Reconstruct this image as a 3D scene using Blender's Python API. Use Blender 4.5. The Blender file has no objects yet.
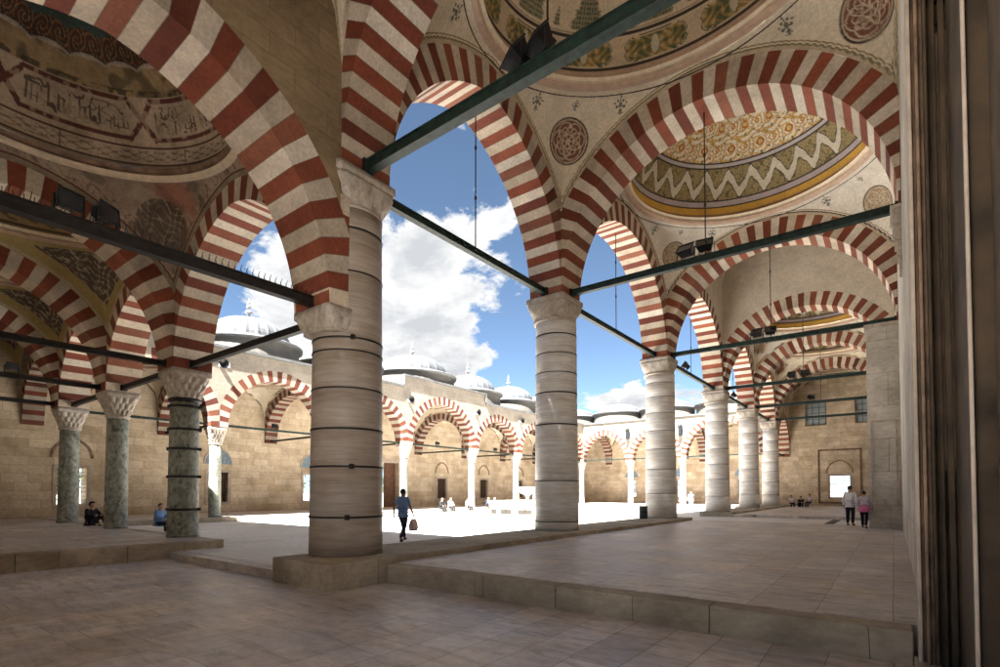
import bpy, bmesh, math, random
import numpy as np
PI = math.pi
rnd = random.Random(5)
scn = bpy.context.scene
COL = scn.collection

# ------------------------------------------------------------------ materials
MATS = {}
class NT:
    def __init__(s, name):
        s.m = bpy.data.materials.new(name); s.m.use_nodes = True
        s.n = s.m.node_tree.nodes; s.l = s.m.node_tree.links
        s.b = s.n['Principled BSDF']; MATS[name] = s.m
        s.b.inputs['Specular IOR Level'].default_value = .35
    def new(s, t, **kw):
        n = s.n.new(t)
        for k, v in kw.items(): setattr(n, k, v)
        return n
    def link(s, a, b): s.l.new(a, b)
    def pos(s, scale=(1, 1, 1), off=(0, 0, 0)):
        g = s.new('ShaderNodeNewGeometry'); m = s.new('ShaderNodeMapping')
        m.inputs['Scale'].default_value = scale; m.inputs['Location'].default_value = off
        s.link(g.outputs['Position'], m.inputs['Vector']); return m.outputs['Vector']
    def noise(s, vec, scale, detail=5, rough=.6, dist=0):
        n = s.new('ShaderNodeTexNoise'); n.inputs['Scale'].default_value = scale
        n.inputs['Detail'].default_value = detail; n.inputs['Roughness'].default_value = rough
        n.inputs['Distortion'].default_value = dist
        s.link(vec, n.inputs['Vector']); return n.outputs['Fac']
    def ramp(s, fac, stops):
        r = s.new('ShaderNodeValToRGB'); e = r.color_ramp.elements
        while len(e) < len(stops): e.new(.5)
        for q, (p, c) in zip(e, stops):
            q.position = p; q.color = (*c, 1) if len(c) == 3 else c
        s.link(fac, r.inputs['Fac']); return r.outputs['Color']
    def mix(s, a, b, f, mode='MIX'):
        m = s.new('ShaderNodeMix', data_type='RGBA', blend_type=mode)
        for v, i in ((f, 0), (a, 6), (b, 7)):
            if isinstance(v, (int, float)): m.inputs[i].default_value = v
            elif isinstance(v, tuple): m.inputs[i].default_value = (*v, 1)
            else: s.link(v, m.inputs[i])
        return m.outputs[2]
    def bump(s, h, strength=.3, dist=.02, prev=None):
        b = s.new('ShaderNodeBump'); b.inputs['Strength'].default_value = strength
        b.inputs['Distance'].default_value = dist; s.link(h, b.inputs['Height'])
        if prev is not None: s.link(prev, b.inputs['Normal'])
        s.link(b.outputs['Normal'], s.b.inputs['Normal']); return b.outputs['Normal']
    def out(s, col, rough=.75, metal=0):
        if isinstance(col, tuple): s.b.inputs['Base Color'].default_value = (*col, 1)
        else: s.link(col, s.b.inputs['Base Color'])
        if isinstance(rough, (int, float)): s.b.inputs['Roughness'].default_value = rough
        else: s.link(rough, s.b.inputs['Roughness'])
        s.b.inputs['Metallic'].default_value = metal
        return s.m

def simple(name, col, rough=.7, metal=0, var=.25, scale=6):
    t = NT(name); v = t.noise(t.pos(), scale)
    lo = tuple(c * (1 - var) for c in col); hi = tuple(min(1, c * (1 + var)) for c in col)
    return t.out(t.ramp(v, [(.3, lo), (.7, hi)]), rough, metal)

def painted(name, rough=.8, stain=.45, bump=.25):
    t = NT(name); a = t.new('ShaderNodeAttribute', attribute_name='Col')
    n1 = t.noise(t.pos(), 1.3, 8, .65); n2 = t.noise(t.pos(), 14, 6, .7)
    c = t.mix(a.outputs['Color'], t.ramp(n1, [(.3, (1 - stain,) * 3), (.62, (1.0, 1.0, 1.0))]), 1.0, 'MULTIPLY')
    c = t.mix(c, t.ramp(n2, [(.3, (.72, .70, .68)), (.65, (1.06, 1.05, 1.04))]), 1.0, 'MULTIPLY')
    t.bump(n2, bump, .02)
    return t.out(c, rough)

def ashlar(name, c1, c2, bw=.95, bh=.42, grime=.5, joint=.012, bs=.5, horiz=False, mortar=(.16, .12, .08), rough=.85, gl=None, sx=1.0):
    t = NT(name); g = t.new('ShaderNodeNewGeometry'); sp = t.new('ShaderNodeSeparateXYZ'); t.link(g.outputs['Position'], sp.inputs[0])
    cb = t.new('ShaderNodeCombineXYZ')
    if horiz:
        t.link(sp.outputs['Y'], cb.inputs[0]); t.link(sp.outputs['X'], cb.inputs[1])
    else:
        ad = t.new('ShaderNodeMath', operation='ADD'); t.link(sp.outputs['X'], ad.inputs[0]); t.link(sp.outputs['Y'], ad.inputs[1])
        t.link(ad.outputs[0], cb.inputs[0]); t.link(sp.outputs['Z'], cb.inputs[1])
    # a slight wobble so that the joints are not ruler straight
    nz = t.new('ShaderNodeTexNoise'); nz.inputs['Scale'].default_value = 1.7; t.link(g.outputs['Position'], nz.inputs['Vector'])
    sc = t.new('ShaderNodeVectorMath', operation='SCALE'); t.link(nz.outputs['Color'], sc.inputs[0]); sc.inputs['Scale'].default_value = .05 if not horiz else .06
    ad2 = t.new('ShaderNodeVectorMath', operation='ADD'); t.link(cb.outputs[0], ad2.inputs[0]); t.link(sc.outputs[0], ad2.inputs[1])
    br = t.new('ShaderNodeTexBrick'); br.offset = .5; br.squash = 1.4 if not horiz else 1.7; br.squash_frequency = 3
    t.link(ad2.outputs[0], br.inputs['Vector'])
    for k, v in (('Scale', 1.0), ('Mortar Size', joint), ('Mortar Smooth', .3), ('Bias', 0.0), ('Brick Width', bw), ('Row Height', bh)):
        br.inputs[k].default_value = v
    br.inputs['Color1'].default_value = (*c1, 1); br.inputs['Color2'].default_value = (*c2, 1); br.inputs['Mortar'].default_value = (*mortar, 1)
    n1 = t.noise(t.pos(), .55, 8, .65, .6); n2 = t.noise(t.pos((1, 1, 2.2)), 5, 8, .7)
    c = t.mix(br.outputs['Color'], t.ramp(n1, [(.32, (1 - grime, 1 - grime * 1.08, 1 - grime * 1.15)), (.62, (1.03, 1.02, 1.0))]), 1.0, 'MULTIPLY')
    c = t.mix(c, t.ramp(n2, [(.28, (.7, .68, .66)), (.6, (1.05, 1.05, 1.05))]), .9, 'MULTIPLY')
    if horiz and grime > .3:
        n3 = t.noise(t.pos((.55, 2.4, 1), (3, 1, 0)), 2.3, 9, .72, .5); n4 = t.noise(t.pos((1, 1, 1), (9, 4, 0)), .8, 4, .6, .3)
        c = t.mix(c, t.ramp(n3, [(.36, (.56, .53, .53)), (.47, (.93, .92, .92)), (.62, (1.08, 1.07, 1.06))]), .85, 'MULTIPLY')
        c = t.mix(c, t.ramp(n4, [(.4, (1.0, .95, .88)), (.6, (.93, .96, 1.04))]), .9, 'MULTIPLY')
    inv = t.new('ShaderNodeMath', operation='MULTIPLY_ADD'); t.link(br.outputs['Fac'], inv.inputs[0]); inv.inputs[1].default_value = -1.0
    t.link(n2, inv.inputs[2]); t.bump(inv.outputs[0], bs, .015)
    r = rough
    if gl: r = t.ramp(n1, [(.3, (gl[0],) * 3), (.7, (gl[1],) * 3)])
    return t.out(c, r)

painted('voussoir_stone', .85, .34, .5)
t_=None
painted('painted_plaster', .85, .22, .1)
painted('stained_plaster', .85, .5, .2)
ashlar('ashlar_limestone', (.50, .405, .285), (.68, .58, .45), 1.05, .46, .36, .008, .5, mortar=(.33, .26, .17))
ashlar('ashlar_facade', (.27, .24, .20), (.33, .295, .25), 1.1, .48, .22, .006, .25, mortar=(.30, .26, .2))
ashlar('ashlar_brown', (.27, .20, .12), (.34, .255, .155), 1.0, .42, .4, .008, .35, mortar=(.19, .14, .09))  # plain brown stone of the bare wall over the big left arch
ashlar('portico_paving', (.60, .575, .575), (.80, .775, .765), 1.25, .56, .34, .006, .7, True, (.28, .26, .26), .5, (.30, .52))
ashlar('platform_paving', (.54, .505, .475), (.70, .66, .62), 1.5, .75, .34, .006, .6, True, (.28, .25, .23), .5, (.38, .58))
ashlar('courtyard_paving', (.66, .64, .60), (.74, .72, .69), 1.4, .8, .12, .008, .3, True, (.42, .39, .36), .6, (.5, .6))
ashlar('kerb_stone', (.40, .35, .27), (.52, .46, .37), 1.9, 3.0, .5, .006, .5)
ashlar('pier_marble', (.52, .49, .44), (.62, .59, .54), 2.4, 1.3, .35, .006, .4)
simple('moulding_brown', (.20, .13, .085), .7, var=.5, scale=3)
simple('moulding_pale', (.40, .33, .27), .7, var=.25, scale=3)
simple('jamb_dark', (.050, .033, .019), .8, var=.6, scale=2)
simple('iron_paint', (.011, .025, .020), .6, .0, .7, 7)
simple('iron_dark', (.02, .017, .015), .55, .2, .4, 9)
simple('lamp_black', (.008, .008, .010), .35)
simple('lamp_glass', (.02, .024, .028), .15)
simple('lead_sheet', (.07, .075, .08), .55, .0, .18, 1.5)
simple('lead_dark', (.12, .12, .12), .6, .0, .3, 2)
simple('finial_metal', (.3, .3, .3), .4, .3)
simple('drum_plaster', (.13, .12, .105), .85, 0, .14, 1.2)
simple('cornice_salmon', (.50, .36, .27), .8, 0, .15)
simple('cornice_cream', (.70, .59, .44), .8, 0, .15)
simple('marble_white', (.50, .49, .47), .4, 0, .08, 3)
simple('niche_shade', (.03, .025, .02), .6, 0, .2, 3)  # near black, the shade inside the fountain niches put into the colour
simple('brass', (.45, .33, .12), .35, .9)
simple('wood_brown', (.12, .055, .03), .6, 0, .4, 4)
simple('tile_blue_grey', (.16, .22, .27), .4, 0, .4, 9)
simple('grille_white', (.70, .69, .66), .5, 0, .08)
simple('bin_metal', (.035, .05, .055), .5, .1)
simple('skin', (.42, .24, .16), .55, 0, .1); simple('skin_dark', (.20, .10, .065), .55, 0, .1)
simple('hair_black', (.015, .012, .010), .6)
simple('cloth_blue', (.16, .27, .50), .85, 0, .2, 20); simple('cloth_navy', (.02, .025, .045), .85, 0, .2, 20)
simple('cloth_black', (.012, .012, .014), .9, 0, .2, 20); simple('cloth_white', (.62, .60, .60), .85, 0, .1, 20)
simple('cloth_pink', (.60, .16, .34), .85, 0, .2, 20); simple('cloth_orange', (.70, .20, .09), .85, 0, .2, 20)
simple('cloth_lilac', (.46, .40, .46), .85, 0, .15, 20); simple('cloth_tan', (.42, .30, .22), .85, 0, .15, 20)
simple('bag_beige', (.50, .38, .36), .7, 0, .2, 30); simple('shoe_black', (.012, .011, .011), .45)
simple('bark', (.10, .07, .045), .9, 0, .4, 8)
simple('foliage', (.05, .10, .022), .7, 0, .5, 3)
simple('ground_soil', (.46, .43, .38), .9, 0, .2, .4)

def marble_column(name='veined_marble', mul=(1, 1, 1)):
    t = NT(name)
    w = t.noise(t.pos((.9, .9, 1.6)), 1.1, 4, .6)
    v = t.noise(t.pos((.22, .22, 3.4)), 3.2, 9, .68, .9)
    v2 = t.noise(t.pos((.5, .5, 8)), 3.0, 7, .7, .4)
    c = t.ramp(v, [(.26, (.42, .40, .385)), (.42, (.58, .56, .54)), (.55, (.68, .665, .645)), (.72, (.74, .725, .70))])
    c = t.mix(c, t.ramp(v2, [(.35, (.80, .78, .76)), (.6, (1.05, 1.05, 1.05))]), .85, 'MULTIPLY')
    c = t.mix(c, t.ramp(w, [(.35, (.85, .79, .72)), (.6, (1, 1, 1))]), .8, 'MULTIPLY')
    c = t.mix(c, mul, 1.0, 'MULTIPLY')
    t.bump(v2, .2, .012); return t.out(c, .5)
marble_column(); marble_column('brown_veined_marble', (.60, .53, .47))
def breccia():
    t = NT('green_breccia')
    vo = t.new('ShaderNodeTexVoronoi'); vo.inputs['Scale'].default_value = 6.5; t.link(t.pos((1, 1, .7)), vo.inputs['Vector'])
    n = t.noise(t.pos((1, 1, .6)), 4.5, 7, .75, 1.2)
    c = t.ramp(n, [(.33, (.05, .055, .045)), (.45, (.17, .185, .155)), (.6, (.29, .30, .26)), (.75, (.40, .40, .35))])
    c = t.mix(c, t.ramp(vo.outputs['Distance'], [(.1, (.55, .56, .52)), (.5, (1.15, 1.13, 1.08))]), .8, 'MULTIPLY')
    n2 = t.noise(t.pos(), 11, 4, .6); c = t.mix(c, t.ramp(n2, [(.33, (.25, .22, .2)), (.4, (1, 1, 1))]), .8, 'MULTIPLY')
    t.bump(n, .2, .01); return t.out(c, .5)
breccia()
def capital_mat():
    t = NT('carved_marble'); n = t.noise(t.pos((1, 1, .8)), 7, 8, .75, .8); n0 = t.noise(t.pos(), 1.5, 5)
    vo = t.new('ShaderNodeTexVoronoi'); vo.inputs['Scale'].default_value = 8; t.link(t.pos(), vo.inputs['Vector'])
    c = t.ramp(n, [(.3, (.24, .20, .165)), (.5, (.44, .39, .335)), (.7, (.56, .51, .45))])
    c = t.mix(c, t.ramp(n0, [(.35, (.8, .74, .68)), (.6, (1, 1, 1))]), .8, 'MULTIPLY')
    b = t.bump(vo.outputs['Distance'], .3, .03); t.bump(n, .3, .015, b); return t.out(c, .65)
capital_mat()
def glassy():
    t = NT('window_glass'); t.b.inputs['Roughness'].default_value = .1; return t.out((.30, .36, .38), .15)
glassy()
M = MATS
SIMPLECOL = {}

# ------------------------------------------------------------------ mesh helpers
RED = [(.24, .062, .031), (.20, .050, .027), (.28, .080, .041), (.17, .045, .026), (.26, .095, .055)]
WHT = [(.68, .60, .50), (.62, .54, .44), (.72, .65, .555), (.56, .48, .38), (.66, .56, .44)]

def setp(o, label=None, cat=None, group=None, kind=None):
    if label: o['label'] = label
    if cat: o['category'] = cat
    if group: o['group'] = group
    if kind: o['kind'] = kind
    elif label and o.parent is None: o['kind'] = 'thing'
    return o
def thing(name, label, cat, loc, group=None, rz=0):
    o = bpy.data.objects.new(name, None); COL.objects.link(o); o.empty_display_size = .3
    o.location = loc; o.rotation_euler = (0, 0, rz)
    return setp(o, label, cat, group)
def dup(src, loc=None, rz=None, label=None, group=None, parent=None):
    c = src.copy(); COL.objects.link(c)
    if parent is not None: c.parent = parent
    if loc is not None: c.location = loc
    if rz is not None: c.rotation_euler = (0, 0, rz)
    if label: c['label'] = label
    if group: c['group'] = group
    for ch in list(src.children): dup(ch, parent=c)
    return c

class MB:
    def __init__(s): s.v = []; s.f = []; s.m = []; s.c = []; s.sm = []
    def face(s, pts, m=0, col=None, smooth=False):
        i = len(s.v); s.v += [tuple(p) for p in pts]; s.f.append(tuple(range(i, i + len(pts)))); s.m.append(m); s.c.append(col); s.sm.append(smooth)
    def box(s, x0, x1, y0, y1, z0, z1, m=0, col=None):
        i = len(s.v)
        s.v += [(x0, y0, z0), (x1, y0, z0), (x1, y1, z0), (x0, y1, z0), (x0, y0, z1), (x1, y0, z1), (x1, y1, z1), (x0, y1, z1)]
        for f in ((0, 3, 2, 1), (4, 5, 6, 7), (0, 1, 5, 4), (1, 2, 6, 5), (2, 3, 7, 6), (3, 0, 4, 7)):
            s.f.append(tuple(i + k for k in f)); s.m.append(m); s.c.append(col); s.sm.append(False)
    def rings(s, R, m=0, closed=True, cap0=False, cap1=False, smooth=True, col=None):
        n = len(R[0]); i = len(s.v)
        for r in R: s.v += [tuple(p) for p in r]
        for a in range(len(R) - 1):
            for b in range(n if closed else n - 1):
                b2 = (b + 1) % n
                s.f.append((i + a * n + b, i + a * n + b2, i + (a + 1) * n + b2, i + (a + 1) * n + b)); s.m.append(m); s.c.append(col); s.sm.append(smooth)
        if cap0: s.f.append(tuple(i + b for b in reversed(range(n)))); s.m.append(m); s.c.append(col); s.sm.append(False)
        if cap1: s.f.append(tuple(i + (len(R) - 1) * n + b for b in range(n))); s.m.append(m); s.c.append(col); s.sm.append(False)
    def lathe(s, prof, c=(0, 0), n=32, m=0, cap0=True, cap1=True, smooth=True, col=None, sx=1, sy=1, ph=0):
        R = [[(c[0] + sx * r * math.cos(2 * PI * (k + ph) / n), c[1] + sy * r * math.sin(2 * PI * (k + ph) / n), z) for k in range(n)] for r, z in prof]
        s.rings(R, m, True, cap0, cap1, smooth, col)
    def tube(s, a, b, r, n=8, m=0, r2=None, col=None):
        a = np.array(a, float); b = np.array(b, float); d = b - a; L = np.linalg.norm(d); d = d / L
        u = np.cross(d, (0, 0, 1) if abs(d[2]) < .9 else (1, 0, 0)); u /= np.linalg.norm(u); w = np.cross(d, u)
        r2 = r if r2 is None else r2
        R = [[tuple(p + q * (u * math.cos(2 * PI * k / n) + w * math.sin(2 * PI * k / n))) for k in range(n)] for p, q in ((a, r), (b, r2))]
        s.rings(R, m, True, True, True, True, col)
    def build(s, name, mats, parent=None, org=(0, 0, 0), bevel=0, weld=False, **tags):
        me = bpy.data.meshes.new(name)
        V = np.array(s.v, float) - np.array(org, float)
        me.from_pydata(V.tolist(), [], s.f)
        if isinstance(mats, str): mats = [mats]
        for q in mats: me.materials.append(M[q])
        me.polygons.foreach_set('material_index', s.m); me.polygons.foreach_set('use_smooth', s.sm)
        if any(c is not None for c in s.c):
            at = me.color_attributes.new('Col', 'FLOAT_COLOR', 'CORNER')
            buf = []
            for f, c in zip(s.f, s.c):
                c = c or (.5, .5, .5); buf += [c[0], c[1], c[2], 1.0] * len(f)
            at.data.foreach_set('color', buf)
        me.update()
        o = bpy.data.objects.new(name, me); COL.objects.link(o)
        if parent is not None: o.parent = parent
        else: o.location = org
        if weld:
            bm = bmesh.new(); bm.from_mesh(me); bmesh.ops.remove_doubles(bm, verts=bm.verts, dist=1e-4); bm.to_mesh(me); bm.free()
        if bevel:
            b = o.modifiers.new('Bevel', 'BEVEL'); b.width = bevel; b.segments = 2; b.limit_method = 'ANGLE'; b.harden_normals = False
        if tags: setp(o, tags.get('label'), tags.get('cat'), tags.get('group'), tags.get('kind'))
        return o

# value noise in numpy, for painted ornament that is worn in patches
def vn(P, scale, seed=0):
    Q = np.asarray(P, float) * scale + seed * 17.13; I = np.floor(Q).astype(np.int64); F = Q - I; F = F * F * (3 - 2 * F)
    def h(a, b, c):
        n = (a * 374761393 + b * 668265263 + c * 2147483647 + seed * 1274126177) & 0xffffffff
        n = ((n ^ (n >> 13)) * 1274126177) & 0xffffffff
        return ((n ^ (n >> 16)) & 0xffff) / 65535.0
    r = 0
    for dx in (0, 1):
        for dy in (0, 1):
            for dz in (0, 1):
                w = (F[..., 0] if dx else 1 - F[..., 0]) * (F[..., 1] if dy else 1 - F[..., 1]) * (F[..., 2] if dz else 1 - F[..., 2])
                r = r + w * h(I[..., 0] + dx, I[..., 1] + dy, I[..., 2] + dz)
    return r
def sm(a, b, x): t = np.clip((x - a) / (b - a), 0, 1); return t * t * (3 - 2 * t)
def over(C, mask, col):
    mask = np.clip(mask, 0, 1)[..., None]; return C * (1 - mask) + np.array(col) * mask

def grid_obj(name, P, C, mat, parent, org, closed=True, smooth=True):
    nv, nu, _ = P.shape
    me = bpy.data.meshes.new(name)
    V = (P - np.array(org)).reshape(-1, 3)
    a, b = np.meshgrid(np.arange(nv - 1), np.arange(nu if closed else nu - 1), indexing='ij')
    b2 = (b + 1) % nu
    F = np.stack([a * nu + b, a * nu + b2, (a + 1) * nu + b2, (a + 1) * nu + b], -1).reshape(-1, 4)
    me.vertices.add(len(V)); me.vertices.foreach_set('co', V.ravel())
    me.loops.add(F.size); me.loops.foreach_set('vertex_index', F.ravel())
    me.polygons.add(len(F)); me.polygons.foreach_set('loop_start', np.arange(len(F)) * 4)
    me.polygons.foreach_set('loop_total', np.full(len(F), 4))
    me.update(calc_edges=True)
    me.polygons.foreach_set('use_smooth', np.full(len(F), smooth))
    at = me.color_attributes.new('Col', 'FLOAT_COLOR', 'POINT')
    at.data.foreach_set('color', np.concatenate([C.reshape(-1, 3), np.ones((len(V), 1))], 1).ravel())
    me.materials.append(M[mat]); me.validate(); me.update()
    o = bpy.data.objects.new(name, me); COL.objects.link(o); o.parent = parent
    return o

# ------------------------------------------------------------------ key dimensions (metres; z = 0 is the lower floor)
CX = -9.4; CY = [6.9, 15.6, 25.75, 36.3, 45.8, 55.0]
LX = [-17.5, -23.4, -29.5]
FX = -29.5; FY = [6.9, 13.2, 20.05, 26.9, 34.8, 41.5, 48.2, 55.0]
WX = [-17.6, -23.4]
YS = -.7; YE = 62.5; XW = .25; XF = -36.2
ZC = .18; ZP = .35; ZS = .48; ZL = .41
ZU = 8.45; ZLO = 5.5           # capital tops
TU = 1.25; TL = 1.10; TF = .9
ORD = ['first', 'second', 'third', 'fourth', 'fifth', 'sixth', 'seventh', 'eighth', 'ninth']

# ------------------------------------------------------------------ arches
class Arch:
    """pointed two-centred arch; ax 0 = spans along x, 1 = along y"""
    def __init__(s, ax, a, b, pos, T, zs, h, dep, clo, chi):
        s.ax, s.pos, s.T, s.zs, s.h, s.dep = ax, pos, T, zs, h, dep
        s.c = (a + b) / 2; s.w = (b - a) / 2; s.clo, s.chi = clo, chi
        s.e = (h * h - s.w * s.w) / (2 * s.w); s.e = max(s.e, 0.0)
        s.R = s.w + s.e; s.Ro = s.R + dep
    def pt(s, u, d, z):
        return (u, s.pos + d, z) if s.ax == 0 else (s.pos + d, u, z)
    def hi(s, t, outer):      # t in -1..1
        R = s.Ro if outer else s.R
        tm = math.acos(s.e / R); th = (1 - abs(t)) * tm
        x = R * math.cos(th) - s.e
        return s.c + (x if t > 0 else -x), s.zs + R * math.sin(th)
    def ext(s, u):            # extrados height over coordinate u
        q = s.Ro ** 2 - (s.e + abs(u - s.c)) ** 2
        return s.zs + (math.sqrt(q) if q > 0 else 0)
def clip(poly, lo, hi):
    for sgn, lim in ((1, lo), (-1, hi)):
        out = []
        for i in range(len(poly)):
            p, q = poly[i - 1], poly[i]; a = sgn * (p[0] - lim); b = sgn * (q[0] - lim)
            if (a >= 0) != (b >= 0):
                t = a / (a - b); out.append((p[0] + (q[0] - p[0]) * t, p[1] + (q[1] - p[1]) * t))
            if b >= 0: out.append(q)
        poly = out
        if len(poly) < 3: return []
    return poly
def voussoirs(mb, A, wid=.31, rng=None, phase=0, dull=1.0):
    L = A.R * math.acos(A.e / A.R) * 2
    n = int(round(L / wid)); n += 1 - n % 2
    hd = A.T / 2
    for k in range(n):
        t0 = -1 + 2 * k / n; t1 = -1 + 2 * (k + 1) / n
        red = (k - n // 2 + phase) % 2 == 0
        col = rng.choice(RED if red else WHT); j = rng.uniform(.82, 1.12) * dull; col = tuple(c * j for c in col)
        jw = rng.uniform(.004, .010) / L * 2
        sub = [t0, t0 + jw] + ([0.0] if t0 < 0 < t1 else [(t0 + t1) / 2]) + [t1 - jw * .6, t1]
        body = col; jc = tuple(c * .42 for c in WHT[3])
        for q_, (a, b) in enumerate(zip(sub, sub[1:])):
            col = jc if q_ in (0, 3) else body
            ia, ib = A.hi(a, False), A.hi(b, False)
            if a < 0 <= b or b == 0: ib = (A.c, A.zs + A.R * math.sin(math.acos(A.e / A.R)))
            if a == 0: ia = (A.c, A.zs + A.R * math.sin(math.acos(A.e / A.R)))
            oa, ob = A.hi(a, True), A.hi(b, True)
            if b == 0: ob = (A.c, A.zs + A.Ro * math.sin(math.acos(A.e / A.Ro)))
            if a == 0: oa = (A.c, A.zs + A.Ro * math.sin(math.acos(A.e / A.Ro)))
            poly = clip([ia, ib, ob, oa], A.clo, A.chi)
            if len(poly) >= 3:
                mb.face([A.pt(u, -hd, z) for u, z in poly], 0, col)
                mb.face([A.pt(u, hd, z) for u, z in reversed(poly)], 0, col)
            mb.face([A.pt(ia[0], -hd, ia[1]), A.pt(ib[0], -hd, ib[1]), A.pt(ib[0], hd, ib[1]), A.pt(ia[0], hd, ia[1])], 0, col)
def spandrel(mb, A, lo, hi, d0, d1, ztop, m=0, n=40):
    """wall above the extrados between lo and hi, from depth d0 to d1 (perpendicular offset)"""
    us = [lo + (hi - lo) * k / n for k in range(n + 1)]
    lim = A.T / 2 - .003; d0 = max(-lim, min(lim, d0)); d1 = max(-lim, min(lim, d1))
    for d in (d0, d1):
        for a, b in zip(us, us[1:]):
            za, zb = max(A.ext(a) - .12, A.zs), max(A.ext(b) - .12, A.zs)
            if A.clo > a + 1e-6 or A.chi < b - 1e-6: za, zb = A.zs, A.zs
            p = [A.pt(a, d, za), A.pt(b, d, zb), A.pt(b, d, ztop), A.pt(a, d, ztop)]
            mb.face(p if d == d0 else p[::-1], m)
    mb.face([A.pt(lo, d0, ztop), A.pt(hi, d0, ztop), A.pt(hi, d1, ztop), A.pt(lo, d1, ztop)], m)
def make_arch(A, label, group, span=None, cornice=None, seed=0):
    org = A.pt(A.c, 0, A.zs)
    t = thing('striped_arch', label, 'arch', org, group)
    mb = MB(); voussoirs(mb, A, .285 if A.T > 1.2 and A.zs > 7 else (.31 if A.T > 1 else .265), rng=random.Random(seed * 7 + 3), dull=1.0 if A.T > 1 else .62); mb.build('voussoir_ring', 'voussoir_stone', t, org)
    if span:
        for (lo, hi, d0, d1, zt, mat) in span:
            mb = MB(); spandrel(mb, A, lo, hi, d0, d1, zt); mb.build('spandrel_wall', mat, t, org)
    if cornice:
        mb = MB()
        for (lo, hi, d0, d1, z0, z1) in cornice:
            p0 = A.pt(lo, d0, 0); p1 = A.pt(hi, d1, 0)
            mb.box(min(p0[0], p1[0]), max(p0[0], p1[0]), min(p0[1], p1[1]), max(p0[1], p1[1]), z0, z1)
        mb.build('cornice', 'lead_dark', t, org)
    return t

GU_A = 'tall striped arches between the big marble columns'
GU_B = 'tall striped arches crossing the mosque side gallery'
AU = []      # upper arches along y
h_up = 4.45; dep = .80
names_gap = ['nearest and second', 'second and third', 'third and fourth', 'fourth and fifth', 'fifth and sixth']
for i in range(5):
    a, b = CY[i] + TU / 2, CY[i + 1] - TU / 2
    A = Arch(1, a, b, CX, TU, ZU, max(h_up, (b - a) / 2 + .02), dep, CY[i], CY[i + 1]); AU.append(A)
    zt = 15.2 if i != 2 else 18.9
    make_arch(A, 'tall striped arch open to the courtyard between the %s big marble columns' % names_gap[i], GU_A,
              [(CY[i], CY[i + 1], -TU / 2, -TU / 2 + .3, zt, 'ashlar_facade')], [(CY[i], CY[i + 1], -TU / 2 - .18, -TU / 2 + .3, zt + .01, zt + .16)], seed=i)
BU = []
xa, xb = CX + TU / 2 + .02, XW - .05
bn = ['nearest, overhead,', 'second', 'third', 'fourth', 'fifth', 'sixth and farthest']
for i in range(6):
    A = Arch(0, xa, xb, CY[i], TU, ZU, max(h_up, (xb - xa) / 2 + .02), dep, CX + TU / 2 + .002, XW - .01); BU.append(A)
    make_arch(A, 'tall striped cross arch from the %s big column to the mosque wall' % bn[i] if i else 'tall striped cross arch leaving the nearest big column upward over the viewer', GU_B, seed=10 + i)
# lower arches carried by the side arcades
h_lo = 3.72
LA = {}
def low(ax, a, b, pos, T, h, clo, chi, zs=ZLO, dp=.6): return Arch(ax, a, b, pos, T, zs, max(h, (b - a) / 2 + .02), dp, clo, chi)
GL = 'striped arches of the low side arcade on the left'
# at x = CX from first column to side wall, stone wall above
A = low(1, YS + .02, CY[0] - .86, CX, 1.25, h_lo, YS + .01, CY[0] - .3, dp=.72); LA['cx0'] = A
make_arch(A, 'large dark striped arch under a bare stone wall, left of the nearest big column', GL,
          [(YS, CY[0] - TU / 2, -.65, .65, 15.2, 'ashlar_brown')], seed=31)
A = low(1, CY[5] + .72, YE - .02, CX, 1.3, h_lo, CY[5] + .3, YE - .01, dp=.72); LA['cx1'] = A
make_arch(A, 'low striped arch between the farthest big column and the end wall', 'low striped arches at the far end of the mosque side gallery',
          [(CY[5] + TU / 2, YE, -.65, .65, 15.2, 'ashlar_limestone')], seed=32)
# along x at y = CY[0]: big column - L1 - L2 - L3
xs = [CX, LX[0], LX[1], LX[2]]
lnm = ['wide striped arch between the nearest big column and the ringed green column',
       'striped arch between the ringed green column and the mottled green column',
       'striped arch between the two mottled green columns at the left']
LB = []
for k in range(3):
    b = xs[k] - (.72 if k == 0 else TL / 2); a = xs[k + 1] + TL / 2
    A = low(0, a, b, CY[0], TL, h_lo if k == 0 else 3.0, xs[k + 1] if k else xs[1], xs[k] - (.3 if k == 0 else 0)); LB.append(A)
    make_arch(A, lnm[k], GL, [(xs[k + 1], xs[k] - (TU / 2 if k == 0 else 0), TL / 2 - .3, TL / 2, 10.3, 'ashlar_facade')],
              [(xs[k + 1], xs[k] - (TU / 2 if k == 0 else 0), TL / 2 - .3, TL / 2 + .16, 10.31, 10.43)], seed=40 + k)
LC = []
lcn = ['dark striped cross arch springing leftward from the ringed green column', 'striped cross arch springing leftward from the mottled green column behind the ringed one',
       'striped cross arch springing leftward from the leftmost green column']
for k in range(3):
    A = low(1, YS + .02, CY[0] - TL / 2 - .02, LX[k], TL, h_lo, YS + .01, CY[0] - TL / 2 - .002); LC.append(A)
    make_arch(A, lcn[k], 'cross arches of the low gallery on the left', seed=50 + k)
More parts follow.
